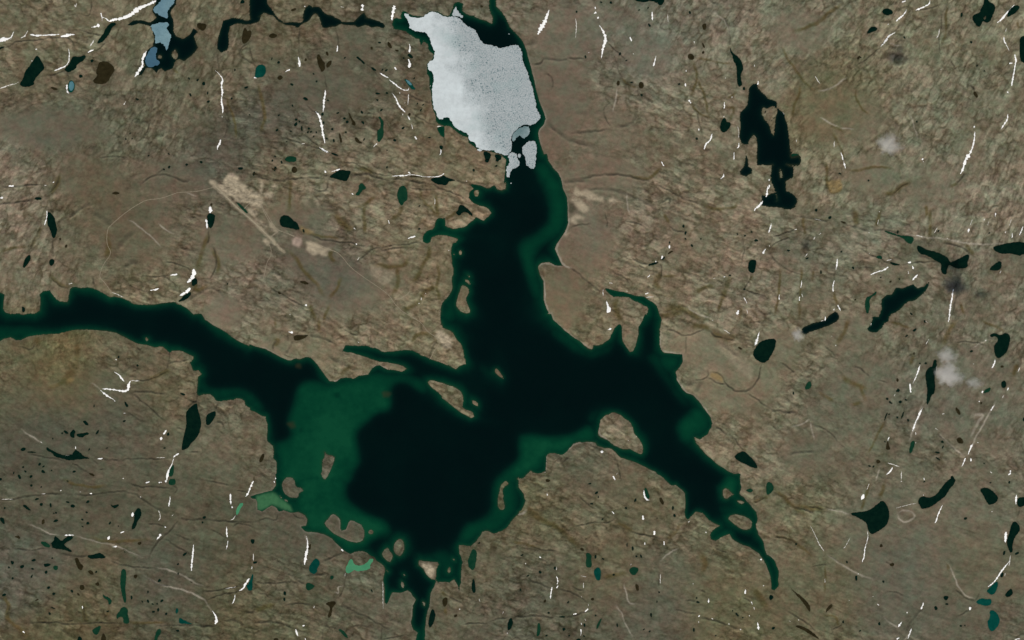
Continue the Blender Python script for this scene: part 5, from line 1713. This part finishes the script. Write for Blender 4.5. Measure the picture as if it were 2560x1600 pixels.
def ground_material():
    t = NT('tundra_ground')
    soil = t.attr('soil').outputs['Color']; a1 = t.attr('mask_a'); m1 = t.sep(a1.outputs['Color']); m1a = a1.outputs['Alpha']
    a2 = t.attr('mask_b'); m2 = t.sep(a2.outputs['Color']); m2a = a2.outputs['Alpha']
    a3 = t.attr('mask_c'); m3 = t.sep(a3.outputs['Color']); m3a = a3.outputs['Alpha']
    n1 = t.noise(.016, 5, .65); n2 = t.noise(.055, 4, .6); n3 = t.noise(.0035, 4, .55)
    v = t.math('ADD', t.rng(n1, .25, .75, -.30, .30), t.rng(n2, .2, .8, -.20, .20))
    v = t.math('ADD', v, t.rng(n3, .3, .7, -.07, .07))
    v = t.math('ADD', v, t.math('MULTIPLY', t.math('SUBTRACT', m3[2], .5), 1.05))
    v = t.math('ADD', t.math('MULTIPLY', v, t.math('SUBTRACT', 1.0, t.math('MULTIPLY', m3a, .62))), 1.04)
    v = t.math('MAXIMUM', v, .25)
    c = soil
    c = t.mix(t.math('MULTIPLY', m1[0], .95), c, t.mix(1.0, soil, (.64, .62, .54), 'MULTIPLY'))   # peaty hollows
    c = t.mix(m1[2], c, t.mix(1.0, soil, (1.45, 1.46, 1.48), 'MULTIPLY'))      # bare bedrock, plus painted pale on sunlit gully rims
    c = t.mix(t.math('MULTIPLY', m1[1], .95), c, kc(.100, .080, .034))            # wet sedge
    hue = t.mix(t.rng(n3, .38, .62, 0, 1), (1.07, .985, .96), (.93, 1.015, .98))
    c = t.mix(1.0, c, hue, 'MULTIPLY')
    hue2 = t.mix(t.rng(t.noise(.011, 3, .6), .38, .62, 0, 1), (1.06, .985, .99), (.945, 1.015, .97))
    c = t.mix(1.0, c, hue2, 'MULTIPLY')
    c = t.mix(m2[0], c, kc(.440, .365, .250))                                     # gravel pads, sand
    c = t.mix(m2[1], c, kc(.270, .190, .080))                                     # ochre bog
    c = t.mix(m2[2], c, kc(.430, .320, .250))
    c = t.mix(m2a, c, kc(.420, .370, .290))                                       # pale beach lines and scree
    c = t.mix(t.math('MULTIPLY', m1a, .72), c, kc(.046, .041, .027))             # wet clefts, with the shadow of their north-facing drop painted in
    c = t.mix(m3[1], c, kc(.050, .046, .028))                                     # soaked banks
    vv = t.n('ShaderNodeCombineColor'); [t.put(vv.inputs[k], v) for k in range(3)]
    c = t.mix(1.0, c, vv.outputs[0], 'MULTIPLY')
    bp = t.n('ShaderNodeBump'); bp.inputs['Strength'].default_value = .5; bp.inputs['Distance'].default_value = 2.5; t.put(bp.inputs['Height'], t.noise(.09, 4, .65)); t.put(t.b.inputs['Normal'], bp.outputs[0])
    return t.done(c)
def lake_material():
    t = NT('lake_water'); a = t.attr('depth_mask'); m = t.sep(a.outputs['Color'])
    n = t.noise(.0016, 5, .6); n2 = t.noise(.011, 4, .6)
    s = t.math('ADD', m[0], t.math('MULTIPLY', t.rng(n, .25, .75, -.16, .16), t.math('ADD', m[0], .12)))
    s = t.math('ADD', s, t.math('MULTIPLY', t.rng(n2, .25, .75, -.10, .10), m[0]))
    c = t.ramp(s, [(0, kc(.0004, .0054, .0054)), (.2, kc(.0005, .0098, .0080)), (.5, kc(.0008, .0270, .0150)), (.8, kc(.0016, .0460, .0215)), (1, kc(.0040, .0660, .0290))])
    c = t.mix(t.math('MULTIPLY', m[1], .6), c, kc(.040, .036, .016))
    c = t.mix(t.math('MULTIPLY', m[2], .8), c, kc(.060, .185, .080))
    t.put(t.b.inputs['IOR'], 1.33)
    return t.done(c, .2, .12)
def water_material(name, c1, c2, f=.02):
    t = NT(name); n = t.noise(f, 4, .6)
    t.put(t.b.inputs['IOR'], 1.33)
    return t.done(t.mix(t.rng(n, .35, .7, 0, 1), kc(*c1), kc(*c2)), .2, .12)
def snow_material(name, c1, c2):
    t = NT(name); n = t.noise(.06, 4, .6); n2 = t.noise(.4, 3, .6)
    c = t.mix(t.rng(n, .3, .75, 0, 1), c1, c2)
    c = t.mix(t.rng(n2, .62, .85, 0, .35), c, (.6, .57, .5))
    return t.done(c, .8, .2)
def ice_material(name, base, dark, pits, big=True):
    t = NT(name); p = t.pos()
    n = t.noise(.0016, 5, .6); n2 = t.noise(.018, 5, .7); n3 = t.noise(.07, 3, .6)
    c = t.mix(t.rng(n, .35, .65, 0, 1), base, dark)
    c = t.mix(t.rng(n2, .42, .75, 0, .35), c, tuple(x*.6 for x in dark))
    if big:
        xyz = t.n('ShaderNodeSeparateXYZ'); t.put(xyz.inputs[0], p)
        wob = t.math('MULTIPLY', t.math('SUBTRACT', t.noise(.0028, 4, .6), .5), 900)
        skew = t.math('ADD', t.math('ADD', xyz.outputs[0], wob), t.math('MULTIPLY', t.math('SUBTRACT', xyz.outputs[1], 3100.0), .34))
        zone = t.rng(skew, -760, -420, 0, 1)
        c = t.mix(t.math('MULTIPLY', zone, .62), c, (.30, .315, .31))                    # wet grey core
        c = t.mix(t.rng(n, .52, .66, 0, .35), c, (.30, .45, .43))                         # green-tinted thin ice
        c = t.mix(t.math('MULTIPLY', zone, t.rng(n3, .44, .62, 0, .6)), c, (.13, .20, .21))
        for sc, th, st in ((.022, .30, .85), (.040, .34, .8)):
            v = t.n('ShaderNodeTexVoronoi'); v.feature = 'F1'; t.put(v.inputs['Vector'], p); v.inputs['Scale'].default_value = sc
            dot = t.rng(v.outputs['Distance'], th*.55, th, 1, 0)
            near = t.rng(t.math('ABSOLUTE', t.math('ADD', skew, 500 if sc < .03 else -100)), 160 if sc < .03 else 500, 330 if sc < .03 else 1500, 1, .12)
            gate = t.rng(t.noise(.006, 3, .6), .38, .55, 0, 1)
            c = t.mix(t.math('MULTIPLY', t.math('MULTIPLY', dot, t.math('MULTIPLY', zone, gate)), t.math('MULTIPLY', near, st)), c, (.08, .14, .15))
    else:
        v = t.n('ShaderNodeTexVoronoi'); t.put(v.inputs['Vector'], p); v.inputs['Scale'].default_value = .05
        c = t.mix(t.rng(v.outputs['Distance'], .12, .3, pits, 0), c, (.05, .11, .12))
    return t.done(c, .55, .2)
def gravel_material(name, c1, c2):
    t = NT(name); return t.done(t.mix(t.rng(t.noise(.05, 4, .6), .3, .7, 0, 1), c1, c2))
def cloud_material(dens, sx):
    t = NT('cloud_vapour'); t.t.nodes.remove(t.b); out = t.t.nodes['Material Output']
    tc = t.n('ShaderNodeTexCoord'); v = tc.outputs['Object']
    l = t.n('ShaderNodeVectorMath', operation='LENGTH'); t.put(l.inputs[0], v)
    ns = t.n('ShaderNodeTexNoise'); t.put(ns.inputs['Vector'], v); ns.inputs['Scale'].default_value = sx; ns.inputs['Detail'].default_value = 4
    f = t.math('SUBTRACT', t.rng(l.outputs['Value'], .15, .98, 1, -.15), t.rng(ns.outputs[0], .3, .72, .75, 0))
    d = t.math('MULTIPLY', t.math('MAXIMUM', f, 0.0), dens)
    pv = t.n('ShaderNodeVolumePrincipled'); pv.inputs['Color'].default_value = (.80, .78, .74, 1); t.put(pv.inputs['Density'], d); pv.inputs['Anisotropy'].default_value = -.2
    t.t.links.new(pv.outputs[0], out.inputs['Volume']); return t.m
MG = ground_material(); ML = lake_material(); MS = snow_material('old_snow', (.96, .945, .90), (.86, .84, .79)); MS2 = snow_material('dirty_snow', (.78, .75, .68), (.50, .47, .41))
MW = {'d': water_material('dark_pond_water', (.0008, .0105, .0068), (.0030, .0170, .0095)), 'b': water_material('peat_pond_water', (.020, .016, .006), (.036, .029, .012)),
      'g': water_material('green_pond_water', (.004, .036, .018), (.010, .050, .024)), 't': water_material('teal_pond_water', (.001, .046, .034), (.003, .066, .047)),
      't2': water_material('bright_teal_water', (.001, .055, .042), (.003, .075, .055)), 'm': water_material('mint_water', (.060, .250, .125), (.085, .310, .150), .01)}
MI = {'white': ice_material('white_ice', (.60, .655, .65), (.49, .525, .52), .3), 'blue': ice_material('blue_grey_ice', (.18, .29, .31), (.09, .18, .23), .5, False),
      'darkblue': ice_material('dark_blue_ice', (.055, .130, .185), (.035, .095, .140), .4, False), 'teal': ice_material('teal_ice', (.10, .24, .27), (.04, .13, .15), .3, False),
      'thin': ice_material('rotten_ice', (.30, .37, .37), (.06, .13, .13), .6, False)}
MT = gravel_material('track_gravel', (.29, .245, .17), (.22, .185, .13)); MA = gravel_material('airstrip_gravel', (.34, .29, .20), (.27, .23, .155))

# ------------------------------------------------------------------ ground and islands
flat = lambda a: a.reshape(-1)
CO = np.stack([(flat(GX)-1280)*M_PER_PX, (800-flat(GY))*M_PER_PX, flat(H)], 1)
A_SOIL = ALB.reshape(-1, 3)
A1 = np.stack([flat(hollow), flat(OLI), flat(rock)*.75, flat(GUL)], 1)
A2 = np.stack([flat(TAN), flat(OCH), flat(PNK), np.maximum(flat(PAL), flat(shore)*flat(SMO*.5+.15))], 1)
A3 = np.stack([flat(shore), np.maximum(flat(wet), flat(DRK)), np.clip(flat(streak)*.16+.5, 0, 1), flat(SMO)], 1)
idx = np.arange(NX*NY).reshape(NY, NX)
QUAD = np.stack([idx[1:, :-1], idx[1:, 1:], idx[:-1, 1:], idx[:-1, :-1]], -1).reshape(-1, 4)
own = np.full((NY-1, NX-1), -1, np.int16)
lake_isl = [p for n, p in islands if n in ('lake', 'rightlake', 'icylake')]
for n, p in enumerate(lake_isl):
    c = p.mean(0)
    q = win(p[:, 0].min()-8, p[:, 0].max()+8, p[:, 1].min()-8, p[:, 1].max()+8)
    q = (slice(q[0].start, min(q[0].stop, NY-1)), slice(q[1].start, min(q[1].stop, NX-1)))
    x, y = GX[q]+STEP/2, GY[q]+STEP/2
    D = np.full(x.shape, 60, np.float32)
    for a, b in zip(p, np.roll(p, -1, 0)): D = np.minimum(D, segd(x, y, a, b)[0])
    own[q] = np.where((inside(p, x, y) | (D < 4)) & (own[q] < 0), n, own[q])
ownf = own.reshape(-1)
def cut(name, sel):
    f = QUAD[sel]; u, inv = np.unique(f, return_inverse=True)
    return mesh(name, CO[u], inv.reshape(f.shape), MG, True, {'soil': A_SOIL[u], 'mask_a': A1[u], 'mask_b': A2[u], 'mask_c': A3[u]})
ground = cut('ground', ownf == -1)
tag(ground, 'bare grey-brown rocky tundra surrounding all the lakes and ponds', 'ground', None, 'structure')
LAND = []          # islands: (object, cx, cy, size)
for n, p in enumerate(lake_isl):
    if not (ownf == n).any(): continue
    o = cut('island', ownf == n); e = p.max(0)-p.min(0)
    LAND.append((o, p[:, 0].mean(), p[:, 1].mean(), p))
# country beyond the frame, one coarse ring out to the horizon
ext = 9000; xs = np.array([-ext, X0, gx[-1], 2560+ext], float); ys = np.array([-ext, Y0, gy[-1], 1600+ext], float)
vx, vy = np.meshgrid(xs, ys); p = np.stack([vx.ravel(), vy.ravel()], 1)
fr = [[j*4+i, (j+1)*4+i, (j+1)*4+i+1, j*4+i+1] for j in range(3) for i in range(3) if not (i == 1 and j == 1)]
nv = len(p); soil = np.tile(ALB.reshape(-1, 3).mean(0)[None]*.92, (nv, 1)); z4 = np.zeros((nv, 4)); z5 = z4.copy(); z5[:, 2] = .5
far = mesh('terrain', w3(p, np.full(nv, 6.0)), np.array(fr), MG, False, {'soil': soil, 'mask_a': z4, 'mask_b': z4, 'mask_c': z5})
tag(far, 'open brown tundra plain reaching away beyond the lakes', 'terrain', None, 'structure')

# ------------------------------------------------------------------ lakes
WX2 = GX+9*fbm(GX, GY, 70, 4, 611); WY2 = GY+9*fbm(GX, GY, 70, 4, 613)
HM = np.zeros(GX.shape, np.float32); WM = HM.copy()
for k, hd, a, s in kind('H')+kind('W'):
    q = win(a[:, 0].min()-30, a[:, 0].max()+30, a[:, 1].min()-30, a[:, 1].max()+30)
    m = blur(inside(a, WX2[q], WY2[q]).astype(np.float32), 6 if k == 'H' else 5, 2)*float(hd[0])
    dst = HM if k == 'H' else WM; dst[q] = np.maximum(dst[q], m)
LAB = {'lake': ('lake', 'broad dark green lake with many arms filling the middle of the view'), 'icylake': ('lake', 'narrow lake with blue ice floes near the top left corner'),
       'chain': ('lake', 'chain of black narrow ponds running left from the white ice sheet'), 'rightlake': ('lake', 'branching black lake with finger islands at the upper right'),
       'longpond': ('lake', 'ragged diagonal green lake on the right, beside a thin crescent pond'), 'crookpond': ('lake', 'crooked black pond pointing up right, between two larger black ponds at right')}
for g, (q, sd) in gsd.items():
    x, y = GX[q], GY[q]; L = levels[g]
    d = np.clip(-sd, 0, None)
    if g == 'lake':
        S = np.maximum(.74*np.exp(-d/17), HM[q]*(.80+.14*np.exp(-d/20)+.10*fbm(x, y, 120, 4, 621)))
        S = S*(1-WM[q]*.95*(1-.85*np.exp(-d/13)))+.03+.20*np.clip(fbm(x, y, 170, 4, 631)+.1, 0, 1)*(1-.6*WM[q])
        S = S*(1-.55*WEE[q])
    else: S = .30*np.exp(-d/7)
    if g == 'longpond': S = .42*np.exp(-d/9)+.03
    mud = np.exp(-d/1.9)*(.35+.4*sstep(-.2, .5, fbm(x, y, 90, 2, 301)))
    mud = np.maximum(mud, SHO[q])
    n0, n1 = x.shape; ii = np.arange(n0*n1).reshape(n0, n1)
    f = np.stack([ii[1:, :-1], ii[1:, 1:], ii[:-1, 1:], ii[:-1, :-1]], -1).reshape(-1, 4)
    keep = (np.minimum(np.minimum(sd[1:, :-1], sd[:-1, 1:]), np.minimum(sd[1:, 1:], sd[:-1, :-1])) < 1.5).reshape(-1)
    f = f[keep]; u, inv = np.unique(f, return_inverse=True)
    co = np.stack([(flat(x)[u]-1280)*M_PER_PX, (800-flat(y)[u])*M_PER_PX, np.full(len(u), L)], 1)
    o = mesh(LAB[g][0], co, inv.reshape(f.shape), ML, True, {'depth_mask': np.stack([flat(S)[u], flat(mud)[u], flat(MINT[q])[u]], 1)})
    tag(o, LAB[g][1], 'lake', None, 'structure')

# ------------------------------------------------------------------ ponds
def rough_outline(p, amp, seed, d=1.6):
    r = resample(p, d, True)
    n1_ = perlin(r[:, 0]/5.5+seed, r[:, 1]/5.5, 401); n2_ = perlin(r[:, 0]/5.5, r[:, 1]/5.5+seed, 402)
    return r + amp*np.stack([n1_, n2_], 1)
def sheet(name, p, z, mat, thick=0.0):
    me = bpy.data.meshes.new(name); bm = bmesh.new()
    co = w3(p, np.full(len(p), z))
    vs = [bm.verts.new(c) for c in co]
    try: f = bm.faces.new(vs)
    except ValueError: bm.free(); return None
    f.normal_update()
    if f.normal.z < 0: f.normal_flip()
    bmesh.ops.triangulate(bm, faces=[f])
    if thick:
        g = bmesh.ops.extrude_face_region(bm, geom=bm.faces[:])
        for v in g['geom']:
            if isinstance(v, bmesh.types.BMVert): v.co.z += thick
        bmesh.ops.recalc_face_normals(bm, faces=bm.faces[:])
    bm.to_mesh(me); bm.free(); me.materials.append(mat)
    o = bpy.data.objects.new(name, me); COL.objects.link(o); return o
def area(p): return abs(np.sum(p[:, 0]*np.roll(p[:, 1], -1)-p[:, 1]*np.roll(p[:, 0], -1)))/2
POND = []
for n, ((c, p), L) in enumerate(zip(ponds_px, pond_lv)):
    o = sheet('pond', rough_outline(p, min(1.1, .12*math.sqrt(area(p))), n*3.7), L, MW[c])
    if o: POND.append((o, p[:, 0].mean(), p[:, 1].mean(), p, c))
vv = []; ff = []
for p, L in specks:
    b = len(vv); m = len(p); vv += list(w3(np.vstack([p.mean(0)[None], p]), np.full(m+1, L))); ff += [[b, b+1+(k+1) % m, b+1+k] for k in range(m)]
o = mesh('tiny_pools', np.array(vv), np.array(ff), MW['d'], False); tag(o, 'tiny dark meltwater pools sprinkled over the bare rock', 'pools', None, 'stuff')

# ------------------------------------------------------------------ lake ice
ICE = []
def level_at(c):
    best = min(gsd, key=lambda g: 1e9 if not group_has(g, c) else 0)
    return levels[best] if group_has(best, c) else None
def group_has(g, c):
    q, sd = gsd[g]; i = int((c[0]-X0)/STEP)-q[1].start; j = int((c[1]-Y0)/STEP)-q[0].start
    return 0 <= j < sd.shape[0] and 0 <= i < sd.shape[1] and sd[j, i] < 4
big_seen = 0
for k, hd, a, s in kind('C'):
    if len(hd) > 1: continue
    p = chaikin(a, 1); c = p.mean(0); lv = level_at(c)
    if lv is None: lv = float(np.min(hz(p)))+.5
    if hd[0] == 'white' and p[:, 1].max() > 300 and area(p) > 20000: lv = 0.0
    o = sheet('ice_sheet' if area(p) > 20000 else 'ice_floe', rough_outline(p, 1.9 if area(p) > 300 else .6, len(ICE)*5.1, 1.2), lv+.15, MI[hd[0]], .9)
    if o: ICE.append((o, c[0], c[1], p, hd[0]))

# ------------------------------------------------------------------ snow drifts in the gullies
def ribbon(a, seed, prof, jit=1.0, taper=True, step=1.1):
    p = chaikin(a, 2, False) if len(a) > 2 else a
    r = resample(p, step); n = len(r)
    if n < 3: r = resample(p, step*.4); n = len(r)
    t = np.gradient(r[:, :2], axis=0); t /= np.hypot(*t.T)[:, None]+1e-9; nr = np.stack([-t[:, 1], t[:, 0]], 1)
    s = np.arange(n)*step
    wd = r[:, 2]*np.clip(1+.9*jit*perlin(s/4.5+seed, np.full(n, seed*1.7), 501)+.3*jit*perlin(s/1.9, np.full(n, seed*.7), 503), .04, 2)
    if taper: u = np.minimum(np.arange(n), np.arange(n)[::-1])/max(1, n-1)*2; wd = wd*np.clip(.45+1.6*u, 0, 1)
    off = jit*.8*perlin(s/5.0, np.full(n, seed*2.3), 502)
    K = len(prof); co = []
    for k, (f, z) in enumerate(prof):
        q = r[:, :2]+nr*(off+wd*f)[:, None]; co.append(w3(q, hz(q)+z))
    co = np.stack(co, 1).reshape(-1, 3)
    f = [[i*K+k, i*K+k+1, (i+1)*K+k+1, (i+1)*K+k] for i in range(n-1) for k in range(K-1)]
    f = np.array(f)
    e = co[f[0]]; nz = np.cross(e[1]-e[0], e[2]-e[0])[2]
    if nz < 0: f = f[:, ::-1]
    return co, f
SPROF = [(-.5, -.35), (-.3, .5), (0, .9), (.3, .5), (.5, -.35)]
sn = sorted([a for k, hd, a, s in kind('S')], key=lambda a: -np.sum(np.hypot(*np.diff(a[:, :2], axis=0).T)*(a[:-1, 2]+a[1:, 2])/2))
SNOW = []; vv = []; ff = []; base = 0
for n, a in enumerate(sn):
    a = a.copy(); a[:, 2] = a[:, 2]*np.clip(.50+.12*a[:, 2], .6, 1.0)+.1
    co, f = ribbon(a, n*1.31+.5, SPROF)
    if n < 300:
        o = mesh('snow_patch', co, f, MS if a[:, 2].mean() > 2.1 else MS2, True); SNOW.append((o, a[:, 0].mean(), a[:, 1].mean(), a))
    else: vv.append(co); ff.append(f+base); base += len(co)
if vv:
    o = mesh('snow_flecks', np.vstack(vv), np.vstack(ff), MS2, True); tag(o, 'smallest white flecks of leftover snow dotted over the rock', 'snow', None, 'stuff')

# ------------------------------------------------------------------ gravel tracks and airstrip
ROAD = []
for k, hd, a, s in kind('R'):
    if hd[1] == 'airstrip2': continue
    wd = float(hd[0])/s*(1.0 if hd[1] == 'track' else 1.9)
    if hd[1] == 'track': wd = 1.15
    a3 = np.hstack([a, np.full((len(a), 1), wd)])
    co, f = ribbon(a3, 3.3+len(ROAD), [(-.5, .15), (0, .4), (.5, .15)], .35, False, 1.5)
    o = mesh('airstrip' if hd[1] == 'airstrip' else 'track', co, f, MA if hd[1] == 'airstrip' else MT, True)
    ROAD.append((o, a[:, 0].mean(), a[:, 1].mean(), a, hd[1]))

# ------------------------------------------------------------------ clouds
CLOUDH = 960.0
for x, y, rx, ry, rz, dens, sx, lab in [
    (2369, 938, 56, 48, 65, .075, 2.2, 'round bright cloud puff beside the narrow upright dark pond'),
    (2366, 890, 44, 38, 50, .035, 2.6, 'smaller thin cloud puff just above the round bright one'),
    (2434, 958, 38, 26, 45, .025, 2.4, 'faint thin cloud wisp right of the round bright cloud puff'),
    (2222, 362, 52, 46, 70, .035, 2.0, 'thin pale cloud wisp over the tundra at the upper right'),
    (1994, 838, 26, 30, 60, .03, 2.2, 'tiny faint cloud at the left end of the crooked black pond')]:
    f = 1-CLOUDH/CAM_H
    me = bpy.data.meshes.new('cloud'); bm = bmesh.new(); bmesh.ops.create_icosphere(bm, subdivisions=3, radius=1.0); bm.to_mesh(me); bm.free()
    me.materials.append(cloud_material(dens, sx))
    o = bpy.data.objects.new('cloud', me); COL.objects.link(o)
    o.location = ((x-1280)*M_PER_PX*f, (800-y)*M_PER_PX*f, CLOUDH); o.scale = (rx*M_PER_PX, ry*M_PER_PX, rz)
    tag(o, lab, 'cloud', 'small fair-weather clouds')

# ------------------------------------------------------------------ labels
MARK = [('the large white ice sheet', 1190, 190), ('the blue-ice lake at top left', 405, 95), ('the airstrip', 615, 545), ('the pale sand on the east shore', 1440, 490),
 ('the branching black lake', 1930, 370), ('the round bright cloud', 2369, 940), ('the long spit inside the big lake', 880, 890), ('the mint-green pool', 895, 1416),
 ('the horseshoe-shaped island', 860, 1325), ("the big lake's southern tail", 1040, 1530), ("the big lake's southeast tip", 1935, 1440), ('the fan-shaped black pond', 2195, 1290),
 ('the curved black pond at lower right', 2350, 1235), ('the S-shaped black pond', 2536, 1345), ('the two bright teal ponds', 2480, 1530), ('the long green pond at lower left', 308, 1470),
 ('the star-shaped pond at lower left', 150, 1355), ('the upright southwest-shore pond', 480, 1060), ('the forked white snow streak', 310, 965), ('the kite-shaped black pond', 80, 178),
 ('the ragged diagonal green lake', 2260, 745), ('the dumb-bell black pond at right', 2385, 635), ('the black pond on the right edge', 2535, 622), ('the keyhole pond beside the airstrip', 722, 555),
 ('the rounded southeast island', 1545, 1080), ('the five-sided green pond', 1584, 1428), ('the large black oval pond at right', 1905, 878), ('the black wedge-shaped pond at right', 1865, 1148),
 ('the thick west-arm snow bank', 480, 690), ('the twin brown ponds at top', 808, 155), ('the dark cloud shadow', 2243, 153), ('the top right corner pond', 2462, 25),
 ('the white snow stripe at upper right', 2432, 370), ('the long top-left snow streak', 555, 245), ('the black lens-shaped pond at left', 131, 560), ('the small teal pond at lower left', 626, 1460),
 ('the snow streaks near the ice', 803, 300), ('the ochre marsh on the left', 170, 930), ('the flat-topped ice-dammed channel', 850, 60), ('the narrow upright dark pond', 2327, 960), ('the bent black pond', 2505, 860)]
MARK = [m for m in MARK if 'channel' not in m[0]]
ORD = ['closest', 'second closest', 'third closest', 'fourth closest', 'fifth closest', 'sixth closest', 'seventh closest', 'eighth closest', 'ninth closest', 'tenth closest', 'eleventh closest', 'twelfth closest', 'thirteenth closest', 'fourteenth closest']
def where(x, y):
    o = sorted(MARK, key=lambda m: math.hypot(m[1]-x, m[2]-y))
    m = o[0] if math.hypot(o[0][1]-x, o[0][2]-y) > 14 else o[1]
    dx_, dy_ = x-m[1], y-m[2]
    d = ('right of' if dx_ > 0 else 'left of') if abs(dx_) > abs(dy_) else ('below' if dy_ > 0 else 'above')
    return d, m[0], math.hypot(dx_, dy_)
def name_all(lst, look, noun, cat, group, kd=None):
    ent = []
    for e in lst:
        d, m, r = where(e[1], e[2]); ent.append((d, m, r, look(e), e[0]))
    by = {}
    for e in ent: by.setdefault((e[0], e[1]), []).append(e)
    for (d, m), es in by.items():
        es.sort(key=lambda e: e[2])
        for n, e in enumerate(es):
            tail = '' if len(es) == 1 else ', '+ORD[min(n, 13)]
            tag(e[4], f'{e[3]} {noun} {d} {m}{tail}', cat, group, kd)
def look_snow(e):
    a = e[3]; l = np.sum(np.hypot(*np.diff(a[:, :2], axis=0).T)); v = a[-1]-a[0]; ang = abs(math.degrees(math.atan2(v[1], v[0]))) % 180
    return ('long' if l > 40 else 'short' if l > 12 else 'small')+(' upright' if 60 < ang < 120 else ' level' if ang < 25 or ang > 155 else ' slanting')+' white'
def look_pond(e):
    s = area(e[3]); r = e[3].max(0)-e[3].min(0)
    return ('large' if s > 1200 else 'mid-sized' if s > 300 else 'small' if s > 80 else 'tiny')+{'d': ' black', 'b': ' brown', 'g': ' green', 't': ' teal', 't2': ' bright teal', 'm': ' mint-green'}[e[4]]
name_all(SNOW, look_snow, 'snow patch', 'snow patch', 'snow left in the gullies')
name_all(POND, look_pond, 'pond', 'pond', 'ponds scattered over the tundra', 'structure')
def look_isl(e):
    s = area(e[3]); return ('large bare' if s > 1500 else 'small bare' if s > 120 else 'tiny bare')
name_all(LAND, look_isl, 'rocky island', 'island', 'islands in the lakes', 'structure')
name_all(ROAD, lambda e: 'broad straight tan gravel airstrip' if e[4] == 'airstrip' else 'thin pale winding', 'track' , 'track', None, 'structure')
for e in ROAD:
    if e[4] == 'airstrip': tag(e[0], 'straight tan gravel airstrip slanting down right, upper left of the lake', 'airstrip', None, 'structure')
name_all(ICE, lambda e: {'white': 'white', 'blue': 'blue-grey', 'darkblue': 'dark blue', 'teal': 'teal', 'thin': 'dark rotten'}[e[4]], 'ice floe', 'ice', 'floating lake ice')
big = max(ICE, key=lambda e: area(e[3])); tag(big[0], 'large white pitted ice sheet covering the north arm of the lake', 'ice sheet', 'floating lake ice')
print('objects', len(bpy.data.objects), 'time', round(time.time()-T0, 1))
